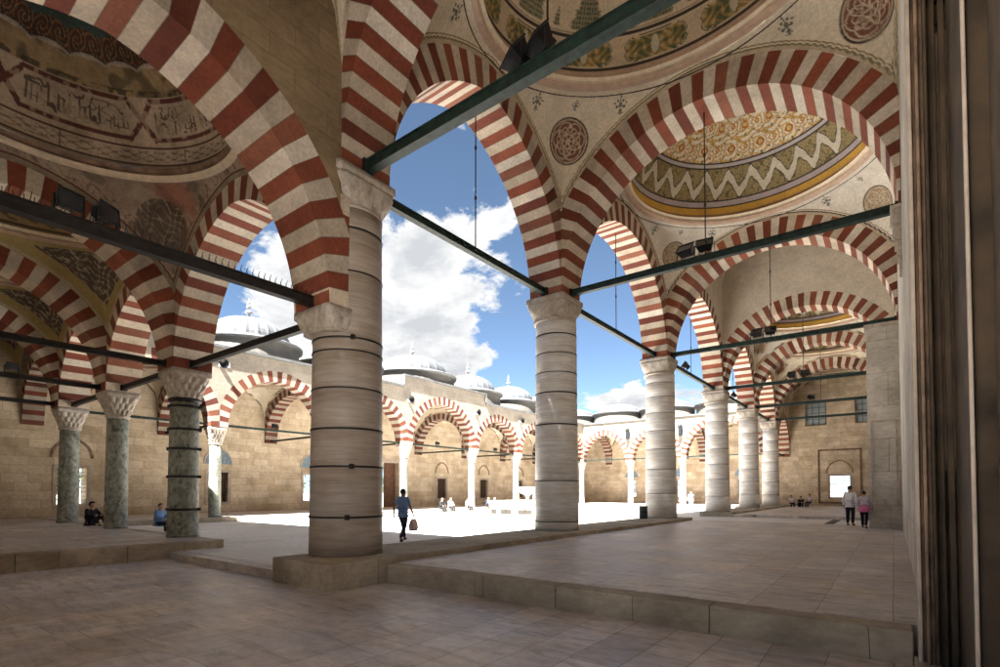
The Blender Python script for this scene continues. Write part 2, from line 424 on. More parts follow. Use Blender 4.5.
# far arcade along y at FX and its cross arches
GF = 'striped arches of the far courtyard arcade'
FA = []; ord7 = ['first', 'second', 'third', 'middle', 'fifth', 'sixth', 'seventh']
for k in range(7):
    a, b = FY[k] + TF / 2, FY[k + 1] - TF / 2; mid = k == 3
    A = low(1, a, b, FX, TF, 3.0, FY[k], FY[k + 1], zs=5.3, dp=.62); FA.append(A)
    if mid: spans = [(FY[k], FY[k + 1], TF / 2 - .3, TF / 2, 10.45, 'ashlar_facade')]; cor = [(FY[k] - .5, FY[k + 1] + 1.4, TF / 2 - .3, TF / 2 + .16, 10.46, 10.58), (FY[k] - .5, FY[k] - .4, .1, TF / 2 + .16, 9.78, 10.46), (FY[k + 1] + 1.3, FY[k + 1] + 1.4, .1, TF / 2 + .16, 9.78, 10.46)]
    else: spans = [(FY[k], FY[k + 1], TF / 2 - .3, TF / 2, 9.6, 'ashlar_facade')]; cor = [(FY[k] + (1.41 if k == 4 else 0), FY[k + 1] - (.51 if k == 2 else 0), TF / 2 - .3, TF / 2 + .16, 9.61, 9.75)]
    t = make_arch(A, '%s striped arch, counted from the left, in the long far arcade' % ord7[k] if not mid else 'middle, widest striped arch of the far arcade under the stepped cornice', GF, spans, cor, seed=60 + k)
    if mid:
        mb = MB(); mb.box(FX + TF / 2 - .3, FX + TF / 2 - .002, FY[3] - .45, FY[3], 9.6, 10.45); mb.build('raised_parapet', 'ashlar_facade', t, A.pt(A.c, 0, A.zs)); mb = MB(); mb.box(FX + TF / 2 - .3, FX + TF / 2 - .002, FY[4], FY[4] + 1.35, 9.6, 10.45); mb.build('raised_parapet', 'ashlar_facade', t, A.pt(A.c, 0, A.zs))

FC = []
for k in range(8):
    A = low(0, XF + .1, FX - TF / 2 - .02, FY[k], TF, 3.0, XF + .01, FX - TF / 2 - .002, zs=5.3, dp=.55); FC.append(A)
    make_arch(A, 'striped cross arch behind the %s column, from the left, of the far arcade' % ORD[k], 'striped cross arches inside the far gallery', seed=80 + k)
# right wing arcade, facing the viewer, at y = CY[5]
GW = 'striped arches of the sunlit arcade at the right end of the courtyard'
wx = [CX, WX[0], WX[1], FX]; WA = []
for k in range(3):
    b = wx[k] - (.72 if k == 0 else TF / 2); a = wx[k + 1] + TF / 2
    A = low(0, a, b, CY[5], TF, 3.0, wx[k + 1] + (TF / 2 if k == 2 else 0), wx[k] - (.3 if k == 0 else 0), zs=5.3, dp=.62); WA.append(A)
    make_arch(A, ['wide striped arch of the sunlit arcade beside the farthest big column', 'middle striped arch of the sunlit right hand arcade', 'sunlit striped arch at the inner corner of the courtyard'][k], GW,
              [(wx[k + 1] + (TF / 2 if k == 2 else 0), wx[k] - (TU / 2 if k == 0 else 0), -TF / 2, -TF / 2 + .3, 9.6, 'ashlar_facade')],
              [(wx[k + 1] + (TF / 2 + .17 if k == 2 else 0), wx[k] - (TU / 2 + .2 if k == 0 else 0), -TF / 2 - .16, -TF / 2 + .3, 9.61, 9.75)], seed=95 + k)
WC = []
for k in range(3):
    A = low(1, CY[5] + TF / 2 + .02, YE - .1, [WX[0], WX[1], FX][k], TF, 3.0, CY[5] + TF / 2 + .002, YE - .01, zs=5.3, dp=.55); WC.append(A)
    make_arch(A, ['striped cross arch behind the sunlit column nearest the mosque side', 'striped cross arch behind the middle sunlit column', 'striped cross arch behind the corner column of the courtyard'][k], 'striped cross arches inside the right hand gallery', seed=105 + k)

# ------------------------------------------------------------------ painted vault ornament (numpy colour fields)
CREAM = np.array((.74, .66, .52)); PALE = np.array((.74, .69, .61)); DK = (.05, .035, .03); OLV = (.23, .20, .12)
def medallion(C, r, a, R, dark, light):
    C = over(C, sm(R + .06, R + .05, r), light); C = over(C, sm(R + .045, R + .035, r), DK)
    C = over(C, sm(R, R - .01, r), light); C = over(C, sm(R - .04, R - .05, r), dark)
    x, y = r * np.cos(a), r * np.sin(a); ins = r < R - .06
    ln = np.abs(r - R * .30) < .016
    for k in range(6):
        t = k * PI / 3; d = np.hypot(x - R * .46 * np.cos(t), y - R * .46 * np.sin(t)); ln = ln | (np.abs(d - R * .40) < .017) | (np.abs(d - R * .18) < .013)
        ln = ln | ((np.hypot(x - R * .62 * np.cos(t + .52), y - R * .62 * np.sin(t + .52)) < .035))
    C = over(C, (ln & ins) * 1.0, light)
    return C
def pend_colors(P, dB, dR, dcorner, ang, style, corner_w, rr, sprigs=()):
    C = np.broadcast_to(CREAM if style in ('a', 'c') else PALE, P.shape).copy()
    if style == 's':
        C[:] = (.46, .35, .27); n = vn(P, 1.1, 3); n2 = vn(P, 3.7, 5)
        C = over(C, sm(.45, .7, n) * .8, (.36, .15, .10)); C = over(C, sm(.55, .8, n2) * .5, (.10, .09, .06)); C = over(C, sm(.5, .75, vn(P, 2.1, 9)) * .6, (.44, .36, .26))
        C = over(C, (dB < .14) * 1.0, (.33, .28, .2)); C = over(C, (np.abs(dB - .16) < .025) * 1.0, (.16, .07, .05))
        sc = np.abs(np.sin(P[..., 0] * 17 + 2.2 * np.sin(P[..., 1] * 15 + P[..., 2] * 9)) + np.sin(P[..., 2] * 21 + 2 * np.sin(P[..., 1] * 14)))
        C = over(C, (sc < .22) * (dcorner < .72), (.40, .34, .25)); C = over(C, (dcorner < .72) * (sc > .22) * .75, (.09, .07, .055))
        C = over(C, (np.abs(dB - .35) < .12) * (sc < .3) * .6, (.13, .07, .05))
        return C
    if style == 'g':
        C[:] = (.42, .33, .14); sc = np.abs(np.sin(P[..., 0] * 15 + 2.4 * np.sin(P[..., 1] * 13 + P[..., 2] * 9)) + np.sin(P[..., 2] * 19 + 2.2 * np.sin(P[..., 1] * 12)))
        inner = (dB > .45) * (dR > .2); C = over(C, inner * 1.0, (.12, .09, .07)); C = over(C, inner * (sc < .28), (.46, .40, .30))
        C = over(C, (np.abs(dB - .07) < .05) * 1.0, (.5, .42, .30)); return C
    # moulding lines that follow the arches
    C = over(C, (dB < .10) * 1.0, (.52, .42, .30)); C = over(C, (np.abs(dB - .12) < .022) * 1.0, OLV if style == 'a' else DK)
    C = over(C, (np.abs(dB - .19) < .016) * 1.0, (.30, .22, .12)); C = over(C, (np.abs(dR - .18) < .018) * 1.0, DK)
    for (sx, sy) in sprigs:
        m = np.abs(sx) < .014 * (np.abs(sy) < .26)
        for (ax, ay, r_) in ((0, 0, .060), (.10, .05, .042), (-.10, .05, .042), (.07, -.10, .036), (-.07, -.10, .036), (0, .15, .045), (.16, -.04, .030), (-.16, -.04, .030), (0, -.20, .030), (.05, .21, .022), (-.05, .21, .022)):
            m = m | (np.hypot(sx - ax, sy - ay) < r_)
        C = over(C, m * .92, (.09, .095, .08)); C = over(C, (np.hypot(sx, sy) < .024) * 1.0, (.22, .24, .27))
    if rr > 0:
        C = medallion(C, dcorner, corner_w, rr, (.20, .085, .055) if style == 'a' else (.34, .24, .15), (.55, .46, .34))
    return C
def dome_colors(U, V, P, style, R):
    D_ = P
    shape = U.shape
    u = U / (2 * PI)
    if style == 'a':
        C = np.broadcast_to((.67, .565, .415), shape + (3,)).copy()
        C = over(C, (V < .035) * 1.0, (.50, .36, .26)); C = over(C, (np.abs(V - .045) < .008) * 1.0, DK)
        K = 12; c = (u * K) % 1 - .5; vv = (V - .115) / .055
        ins = np.abs(vv) ** 2.5 + (np.abs(c) / .40) ** 6
        C = over(C, ((V > .05) & (V < .185)) * 1.0, (.58, .47, .33)); C = over(C, ((V > .05) & (V < .185) & (ins < 1.25)) * 1.0, DK)
        C = over(C, ((V > .05) & (V < .185) & (ins < 1.12)) * 1.0, (.60, .50, .34)); inn = (V > .05) & (V < .185) & (ins < .95)
        C = over(C, inn * 1.0, (.30, .20, .07))
        g = np.sin(c * 34 + 1.5 * np.sin(vv * 4)) * np.cos(vv * 5 + 1.5 * np.sin(c * 22)); C = over(C, inn * (g > .25), (.10, .13, .07)); C = over(C, inn * (g < -.45), (.46, .36, .17))
        C = over(C, inn * ((np.abs(c) / .05) ** 2 + vv ** 2 * 1.6 < 1), (.55, .50, .40))
        C = over(C, (np.abs(V - .195) < .007) * 1.0, DK); C = over(C, (np.abs(V - .212) < .004) * 1.0, (.3, .22, .14))
        for K2, ph, wdt, v0, v1 in ((12, 0.0, .24, .225, .43), (12, .5, .05, .23, .31)):
            c2 = ((u * K2 + ph) % 1) - .5; hgt = (V - v0) / (v1 - v0); step = np.floor(hgt * 5) / 5
            tri = (hgt > 0) & (hgt < 1) & (np.abs(c2) < wdt * (1.02 - step) + .012 * np.sin(V * 400))
            hol = np.abs(np.sin(c2 * 70) * np.cos(V * 160)) < .33
            C = over(C, tri * (.95 * np.where(hol, .7, 1)), (.085, .10, .06)); C = over(C, tri * hol * .5, (.35, .30, .18))
        C = over(C, (V > .62) * (np.abs(np.sin(u * 2 * PI * 12) + np.sin(V * 60)) < .2), (.14, .13, .08))
    elif style == 'b':
        C = np.broadcast_to((.74, .70, .63), shape + (3,)).copy()
        C = over(C, (V < .02) * 1.0, (.25, .14, .09)); C = over(C, ((V >= .02) & (V < .065)) * 1.0, (.60, .36, .07)); C = over(C, (np.abs(V - .07) < .006) * 1.0, DK)
        C = over(C, ((V >= .078) & (V < .115)) * 1.0, (.44, .39, .42)); C = over(C, (np.abs(V - .12) < .006) * 1.0, DK)
        K = 26; band = (V >= .125) & (V < .335)
        C = over(C, band * 1.0, (.28, .23, .12))
        gg = np.sin(u * 2 * PI * K * 5) * np.sin(V * 230); C = over(C, band * (gg > .3), (.38, .29, .13)); C = over(C, band * (np.abs(vn(P, 6.0, 21) - .5) < .05), (.14, .12, .06))
        tri = np.abs(((u * K) % 1) - .5) * 2; tri = .45 * tri + .55 * (.5 - .5 * np.cos(PI * tri)) + .05 * np.sin(u * 2 * PI * K * 3); zc = .165 + .125 * tri; thick = .036
        C = over(C, band * (np.abs(V - zc) < thick + .01) * 1.0, DK); C = over(C, band * (np.abs(V - zc) < thick) * 1.0, (.62, .58, .49))
        C = over(C, ((V >= .335) & (V < .348)) * 1.0, DK); C = over(C, ((V >= .348) & (V < .366)) * 1.0, (.50, .47, .50)); C = over(C, (np.abs(V - .372) < .006) * 1.0, DK)
        top = V > .378
        C = over(C, top * 1.0, (.50, .48, .50))
        for row in range(5):
            K3 = 18 if row < 3 else 9; v0 = .455 + row * .135
            for ph, sz, oy in ((.5 * (row % 2), 1.0, 0.0), (.5 * (row % 2) + .5, .55, .0)):
                cu = ((u * K3 + ph) % 1) - .5; aspect = 2 * PI * 4.1 * np.cos(V * PI / 2) / K3
                x = cu * aspect; y = (V - v0 - oy) * 6.4; r_ = np.hypot(x, y) / (.66 * sz); th = np.arctan2(y, x)
                lob = r_ * (1 + .13 * np.cos(6 * th)); C = over(C, (top & (lob < 1.0)) * 1.0, (.50, .27, .05)); C = over(C, (top & (lob < .91)) * 1.0, (.78, .72, .60))
                ff = (np.abs(x) / (.66 * sz)); sp_ = np.abs(((np.abs(th) / (2 * PI) * 3 + r_ * 2.6) % 1) - .5)
                C = over(C, (top & (lob < .88) & (sp_ < .20)) * 1.0, (.50, .27, .05)); C = over(C, (top & (lob < .88) & (sp_ < .10)) * 1.0, (.58, .42, .16))
                dots = (np.cos(8 * th) > .86) & (np.abs(r_ - .62) < .10); C = over(C, (top & dots) * 1.0, (.15, .17, .08))
                C = over(C, (top & (r_ < .24)) * 1.0, (.42, .14, .03)); C = over(C, (top & (r_ < .13)) * 1.0, (.64, .50, .20))
        st = np.abs(np.sin(u * 2 * PI * 9) * .05 + V - .52 - .0) ; C = over(C, (top & (np.abs(np.sin(u * 2 * PI * 18 + V * 14)) < .05)) * .8, (.50, .30, .06))
    elif style == 's':
        C = np.broadcast_to((.60, .49, .37), shape + (3,)).copy()
        n = vn(P, 1.3, 2); n2 = vn(P, 4.2, 4); n3 = vn(P, 9.0, 6)
        C = over(C, (V < .012) * 1.0, (.40, .33, .23)); C = over(C, (np.abs(V - .018) < .005) * 1.0, (.10, .06, .045))
        scr = np.abs(np.sin(u * 300 + 3 * n2) + np.sin(V * 190 + 4 * n)); b1 = (V > .035) & (V < .095)
        C = over(C, b1 * (scr < .35) * .7, (.12, .08, .055)); C = over(C, (np.abs(V - .11) < .006) * 1.0, (.12, .06, .05))
        C = over(C, (np.abs(((u * 14) % 1) - .5) < .006) * (V < .11) * (V > .02), (.12, .06, .05))
        # inscription band: linked long hexagons crossing in an X
        K = 7; c = np.abs(((u * K + .38) % 1) - .5) * 2; lo, hi = .15, .33; mid = (lo + hi) / 2
        x = np.clip((c - .78) / .22, 0, 1) * .5; la = lo + (hi - lo) * x; lb = hi - (hi - lo) * x
        C = over(C, ((np.abs(V - la) < .010 + .012 * (x > 0)) | (np.abs(V - lb) < .010 + .012 * (x > 0))) * (.95 - .5 * (n3 > .62)), (.13, .035, .03))
        ins = (c < .76) & (np.abs(V - mid) < .062)
        cell = np.floor(u * 190); hs = np.modf(np.abs(np.sin(cell * 12.9898) * 43758.5453))[0]; hs2 = np.modf(np.abs(np.sin(cell * 78.233) * 12543.123))[0]
        lett = ((np.abs(((u * 190) % 1) - .5) < .17) & (hs > .45) & (V > mid - .045) & (V < mid - .01 + .065 * hs2)) | (np.abs(vn(D_ * np.array((1, 1, .55)), 5.2, 11) - .5) < .035) | (np.abs(vn(D_ * np.array((.6, .6, 1.2)), 7.1, 15) - .5) < .03) if True else (np.abs(np.sin(u * 2 * PI * 66 + 2.5 * np.sin(u * 2 * PI * 23))) < .30) & (V < mid + .05 * np.sin(u * 2 * PI * 31)) | (np.abs(np.sin(V * 110 + 2.6 * np.sin(u * 2 * PI * 40))) < .28) & (V < mid + .01)
        C = over(C, (ins & lett) * (.85 - .5 * (n2 > .6)), (.07, .055, .045))
        C = over(C, ((V > .345) & (V < .47)) * .8, (.40, .29, .14)); C = over(C, ((V > .345) & (V < .47)) * sm(.5, .7, n2) * .7, (.10, .08, .05)); C = over(C, ((V > .345) & (V < .375)) * sm(.45, .6, n3) * .8, (.06, .055, .04))
        ed = .475 + .028 * (1 - np.abs(np.sin(u * PI * 22)) ** .8) * -1 + .02
        C = over(C, (V > ed - .016) * 1.0, (.46, .43, .36)); C = over(C, (V > ed - .004) * 1.0, (.075, .05, .035))
        sw = np.sin(np.hypot(((u * 44) % 1 - .5) * 5.2, (V - ed - .045) * 46) * 2.4 + np.arctan2((V - ed - .045) * 46, ((u * 44) % 1 - .5) * 5.2)); bnd = (V > ed + .005) & (V < ed + .095)
        C = over(C, (bnd & (np.abs(sw) < .33)) * 1.0, (.30, .12, .06)); C = over(C, (bnd & (np.abs(sw - .5) < .1)) * 1.0, (.30, .26, .17))
        C = over(C, ((V > ed + .095) & (V < ed + .16)) * 1.0, (.06, .10, .09)); up = V > ed + .15
        s1 = np.sin(u * 2 * PI * 30 + 2.4 * np.sin(V * 34)) + np.sin(V * 62 + 2.3 * np.cos(u * 2 * PI * 18))
        C = over(C, up * 1.0, (.09, .065, .045)); C = over(C, up * (s1 > .9), (.26, .06, .04)); C = over(C, up * (s1 < -.9), (.06, .13, .11)); C = over(C, up * (np.abs(s1) < .3), (.46, .38, .25))
        C = C * (.95 + .25 * n[..., None])
    else:
        base = {'c': (.60, .50, .37), 'g': (.44, .34, .18)}[style]
        C = np.broadcast_to(base, shape + (3,)).copy()
        C = over(C, (np.abs(V - .03) < .012) * 1.0, DK); C = over(C, ((V > .06) & (V < .20)) * 1.0, (.42, .31, .16))
        s1 = np.sin(u * 2 * PI * 40) * np.cos(V * 80 + np.sin(u * 2 * PI * 20)); C = over(C, ((V > .06) & (V < .20)) * (s1 > .3), (.12, .12, .07))
        C = over(C, (np.abs(V - .21) < .008) * 1.0, DK); k = np.abs(((u * 14) % 1) - .5) * 2
        C = over(C, (V > .24) * (V < .24 + .18 * (1 - k)), (.22, .13, .07))
        s2 = np.sin(u * 2 * PI * 18 + 2 * np.sin(V * 25)) + np.sin(V * 45); C = over(C, (V > .55) * (np.abs(s2) < .3), (.25, .16, .08))
    return C

def vault(label, x0, x1, y0, y1, hx0, hx1, hy0, hy1, zr, rx, ry, H, style, hi=False, rr=.62, group='painted domed bays', pstyle=None, name='domed_vault'):
    """hx0/hx1: boundary height along the sides x=x0/x1 as a function of y; hy0/hy1 the same for y sides"""
    cx, cy = (x0 + x1) / 2, (y0 + y1) / 2; hx, hy = (x1 - x0) / 2, (y1 - y0) / 2
    org = (cx, cy, zr); t = thing(name, label, 'vault', org, group)
    ns = 230 if hi else (90 if style in 'g' and group.endswith('low left gallery') else 40); nt = 150 if hi else (60 if style in 'g' and group.endswith('low left gallery') else 14)
    pts = []
    for (ax, ay, bx, by, f, isx) in ((x0, y0, x1, y0, hy0, 0), (x1, y0, x1, y1, hx1, 1), (x1, y1, x0, y1, hy1, 0), (x0, y1, x0, y0, hx0, 1)):
        for k in range(ns):
            s = k / ns; x = ax + (bx - ax) * s; y = ay + (by - ay) * s
            pts.append((x, y, f(y if isx else x)))
    B = np.array(pts); n = len(B)
    for k in (0, ns, 2 * ns, 3 * ns):       # corner heights: both neighbours agree
        B[k, 2] = min(B[k, 2], B[(k + 1) % n, 2], B[k - 1, 2])
    al = np.arctan2((B[:, 1] - cy) / hy, (B[:, 0] - cx) / hx)
    Rg = np.stack([cx + rx * np.cos(al), cy + ry * np.sin(al), np.full(n, zr)], -1)
    tt = np.linspace(0, 1, nt)[:, None]
    g = 1 - np.cos(tt * PI / 2); v = np.sin(tt * PI / 2)
    g = .35 * tt + .65 * g
    P = np.zeros((nt, n, 3))
    P[..., 0] = B[:, 0] + (Rg[:, 0] - B[:, 0]) * g; P[..., 1] = B[:, 1] + (Rg[:, 1] - B[:, 1]) * g; P[..., 2] = B[:, 2] + (zr - B[:, 2]) * v
    # distance to the arch line, to the ring, to the medallion centres
    dlow = np.zeros((nt, n)); seg = np.linalg.norm(np.diff(P, axis=0), axis=-1); cum = np.concatenate([np.zeros((1, n)), np.cumsum(seg, 0)], 0)
    dB = np.minimum(cum, 99.0)
    fine = B[::max(1, ns // 75)]
    dB = np.full((nt, n), 9.0)
    for q in range(0, len(B), max(1, ns // 50)): dB = np.minimum(dB, np.linalg.norm(P - B[q], axis=-1))
    dB = np.minimum(dB, cum)
    dR = cum[-1] - cum
    dc = np.full((nt, n), 9.0); wa = np.zeros((nt, n)); ti = int(nt * .50)
    for k in (0, ns, 2 * ns, 3 * ns):
        c0 = P[ti, k]; d = P - c0; r = np.linalg.norm(d, axis=-1)
        hd = np.array((B[k, 0] - cx, B[k, 1] - cy, 0)); hd = hd / np.linalg.norm(hd); e1 = np.array((-hd[1], hd[0], 0)); e2 = np.cross(hd, e1)
        a = np.arctan2(d @ e2 * 1.15, d @ e1); near = r < dc; wa = np.where(near, a, wa); dc = np.minimum(dc, r)
    ang = np.broadcast_to(al, (nt, n))
    sprigs = []
    if hi:
        for k in (0, ns, 2 * ns, 3 * ns):
            for da, sc_ in ((-.30, 1.0), (0.0, .62), (.30, 1.0)):
                q = int(np.argmin(np.abs(np.angle(np.exp(1j * (al - al[k] - da)))))); ti2 = int(np.argmin(np.abs(dR[:, q] - .45)))
                d = P - P[ti2, q]; th = math.atan2(P[ti2, q, 1] - cy, P[ti2, q, 0] - cx); sprigs.append(((d[..., 0] * -math.sin(th) + d[..., 1] * math.cos(th)) / sc_, (dR - .45) / sc_ + 1e3 * (np.linalg.norm(d, axis=-1) > .8)))
    C = pend_colors(P, dB, dR, dc, ang, pstyle or style, wa, rr, sprigs)
    mt = 'stained_plaster' if style in ('s',) else 'painted_plaster'
    grid_obj('pendentive_surface', P, C, mt, t, org)
    # ring moulding
    mb = MB(); nn = 96
    prof = [(1.0, 0), (.965, .03), (.955, .10), (.975, .14), (.95, .17), (.935, .24), (.96, .28), (1.0, .30)]
    for j, (p, q) in enumerate(zip(prof, prof[1:])):
        mb.rings([[(cx + rx * s * math.cos(2 * PI * k / nn), cy + ry * s * math.sin(2 * PI * k / nn), zr + dz) for k in range(nn)] for s, dz in (p, q)], 0 if j in (0, 1, 2) else 1)
    mb.build('ring_cornice', ['cornice_salmon', 'cornice_cream'] if style != 's' else ['cornice_cream', 'moulding_brown'], t, org)
    nu, nv = (900, 190) if hi else (200, 44)
    U = np.linspace(0, 2 * PI, nu, endpoint=False)[None, :].repeat(nv, 0); V = np.linspace(0, 1, nv)[:, None].repeat(nu, 1)
    el = V * PI / 2 * .985
    D = np.stack([cx + rx * .96 * np.cos(el) * np.cos(U), cy + ry * .96 * np.cos(el) * np.sin(U), zr + .29 + H * np.sin(el)], -1)
    grid_obj('dome', D, dome_colors(U, V, D, style, rx), mt, t, org)
    # cap that closes the crown
    mb = MB(); r = math.cos(PI / 2 * .985) * .96; mb.lathe([(1.02 * r, zr + .29 + H * .999), (0.001, zr + .295 + H)], (cx, cy), 24, 0, False, False, True, (.3, .2, .12), sx=rx, sy=ry)
    mb.build('crown_boss', mt, t, org)
    return t
def blind(zc, zt, c, hl): return lambda u: zc + (zt - zc) * math.sqrt(max(0, 1 - ((u - c) / hl) ** 2))

# upper gallery bays
edges = [YS] + CY + [YE]
styles = ['c', 'a', 'b', 'c', 'b', 'a', 'c']
vlab = ['plain painted dome over the corner where the viewer stands', 'cream painted dome with gold cartouches and dark red roundels, nearest overhead',
        'painted dome with white zigzag band, yellow ring and gold arabesques', 'raised central dome with plain plaster walls before the mosque door',
        'small looking painted dome bay beyond the raised central dome', 'painted dome bay next to last in the mosque side gallery', 'last painted dome bay before the end wall']
for i in range(7):
    y0 = edges[i] + (TU / 2 if i else 0); y1 = edges[i + 1] - (TU / 2 if i < 6 else 0)
    x0 = CX + TU / 2; x1 = XW; c = (y0 + y1) / 2; hl = (y1 - y0) / 2
    hx0 = (AU[i - 1].ext if 1 <= i <= 5 else blind(10.4, 13.7, c, hl)); hx1 = blind(10.4, 13.7, c, hl)
    hy0 = BU[i - 1].ext if i else blind(10.4, 13.7, (x0 + x1) / 2, (x1 - x0) / 2)
    hy1 = BU[i].ext if i < 6 else blind(10.4, 13.7, (x0 + x1) / 2, (x1 - x0) / 2)
    hx = (x1 - x0) / 2
    if i == 3:
        zz = 15.2; f = blind(zz, 18.2, c, hl); g = blind(zz, 18.2, (x0 + x1) / 2, hx)
        t = vault(vlab[i], x0, x1, y0, y1, f, f, g, g, 18.45, hx - .15, hl - .15, 3.6, 'c', False, .5)
        # plaster walls between the arches and the raised dome
        for (A, d, lo, hi_, ff) in ((AU[2], TU / 2, y0, y1, f), (BU[2], TU / 2, x0, x1, g), (BU[3], -TU / 2, x0, x1, g)):
            mb = MB(); n = 40
            for k in range(n):
                a = lo + (hi_ - lo) * k / n; b = lo + (hi_ - lo) * (k + 1) / n
                mb.face([A.pt(a, d, A.ext(a)), A.pt(b, d, A.ext(b)), A.pt(b, d, ff(b)), A.pt(a, d, ff(a))], 0, (.60, .53, .44))
            mb.build('lunette_wall', 'painted_plaster', t, ((x0 + x1) / 2, c, 18.45))
    else:
        r = min(hx, hl); rx, ry = hx - .12, hl - .12
        vault(vlab[i], x0, x1, y0, y1, hx0, hx1, hy0, hy1, 13.92, rx, ry, 3.7, styles[i], i in (1, 2), .62 if i == 1 else .55)
# low left gallery bays
lx = [CX - .65] + [LX[0] + TL / 2, LX[0] - TL / 2, LX[1] + TL / 2, LX[1] - TL / 2, LX[2] + TL / 2, LX[2] - TL / 2, XF]
ly0, ly1 = YS, CY[0] - TL / 2; lc = (ly0 + ly1) / 2; lh = (ly1 - ly0) / 2
llab = ['dark stained painted dome with faded inscription band, upper left', 'dark dome bay behind the ringed green column', 'dark dome bay between the mottled green columns', 'dark corner dome bay at the far left']
prevs = [LA['cx0'], LC[0], LC[1], LC[2]]
for k in range(4):
    x1, x0 = lx[2 * k], lx[2 * k + 1]; cxx = (x0 + x1) / 2; hxx = (x1 - x0) / 2
    hx1 = prevs[k].ext; hx0 = LC[k].ext if k < 3 else blind(7.6, 9.9, lc, lh)
    hy1 = LB[k].ext if k < 3 else blind(7.6, 9.7, cxx, hxx); hy0 = blind(7.6, 9.9 if k == 0 else 9.3, cxx, hxx)
    vault(llab[k], x0, x1, ly0, ly1, hx0, hx1, hy0, hy1, 10.12, hxx - .1, lh - .1, 3.1 if k == 0 else 1.9, 's' if k == 0 else 'g', k == 0, .6, 'painted domed bays of the low left gallery', 's' if k == 0 else 'g')
# far gallery bays
for k in range(7):
    y0, y1 = FY[k] + TF / 2, FY[k + 1] - TF / 2; c = (y0 + y1) / 2; hl = (y1 - y0) / 2; x0, x1 = XF, FX - TF / 2
    zr = max(FA[k].ext(c), FC[k].ext((x0 + x1) / 2)) + .12
    vault('painted dome inside the far gallery behind the %s arch from the left' % ord7[k], x0, x1, y0, y1, blind(7.0, zr - .1, c, hl), FA[k].ext, FC[k].ext, FC[k + 1].ext, zr, (x1 - x0) / 2 - .1, hl - .1, 1.9, 'g', False, 0, 'painted domed bays of the far gallery', 'c')
wv = [CX - .65, WX[0] + TF / 2, WX[0] - TF / 2, WX[1] + TF / 2, WX[1] - TF / 2, FX + TF / 2, FX - TF / 2, XF]
for k in range(4):
    x1, x0 = wv[2 * k], wv[2 * k + 1]; cxx = (x0 + x1) / 2; hxx = (x1 - x0) / 2; y0, y1 = CY[5] + TF / 2, YE; c = (y0 + y1) / 2; hl = (y1 - y0) / 2
    hx1 = (LA['cx1'].ext if k == 0 else WC[k - 1].ext); hx0 = WC[k].ext if k < 3 else blind(7, 9.0, c, hl)
    hy0 = WA[k].ext if k < 3 else FC[7].ext
    vault(['painted dome in the right hand gallery beside the farthest big column', 'painted dome in the middle of the right hand gallery', 'painted dome in the right hand gallery near the courtyard corner', 'painted dome in the far corner of the galleries'][k],
          x0, x1, y0, y1, hx0, hx1, hy0, blind(7, 9.2, cxx, hxx), 9.95 if k == 0 else 9.4, hxx - .1, hl - .1, 1.5, 'g', False, 0, 'painted domed bays of the right hand gallery', 'c')

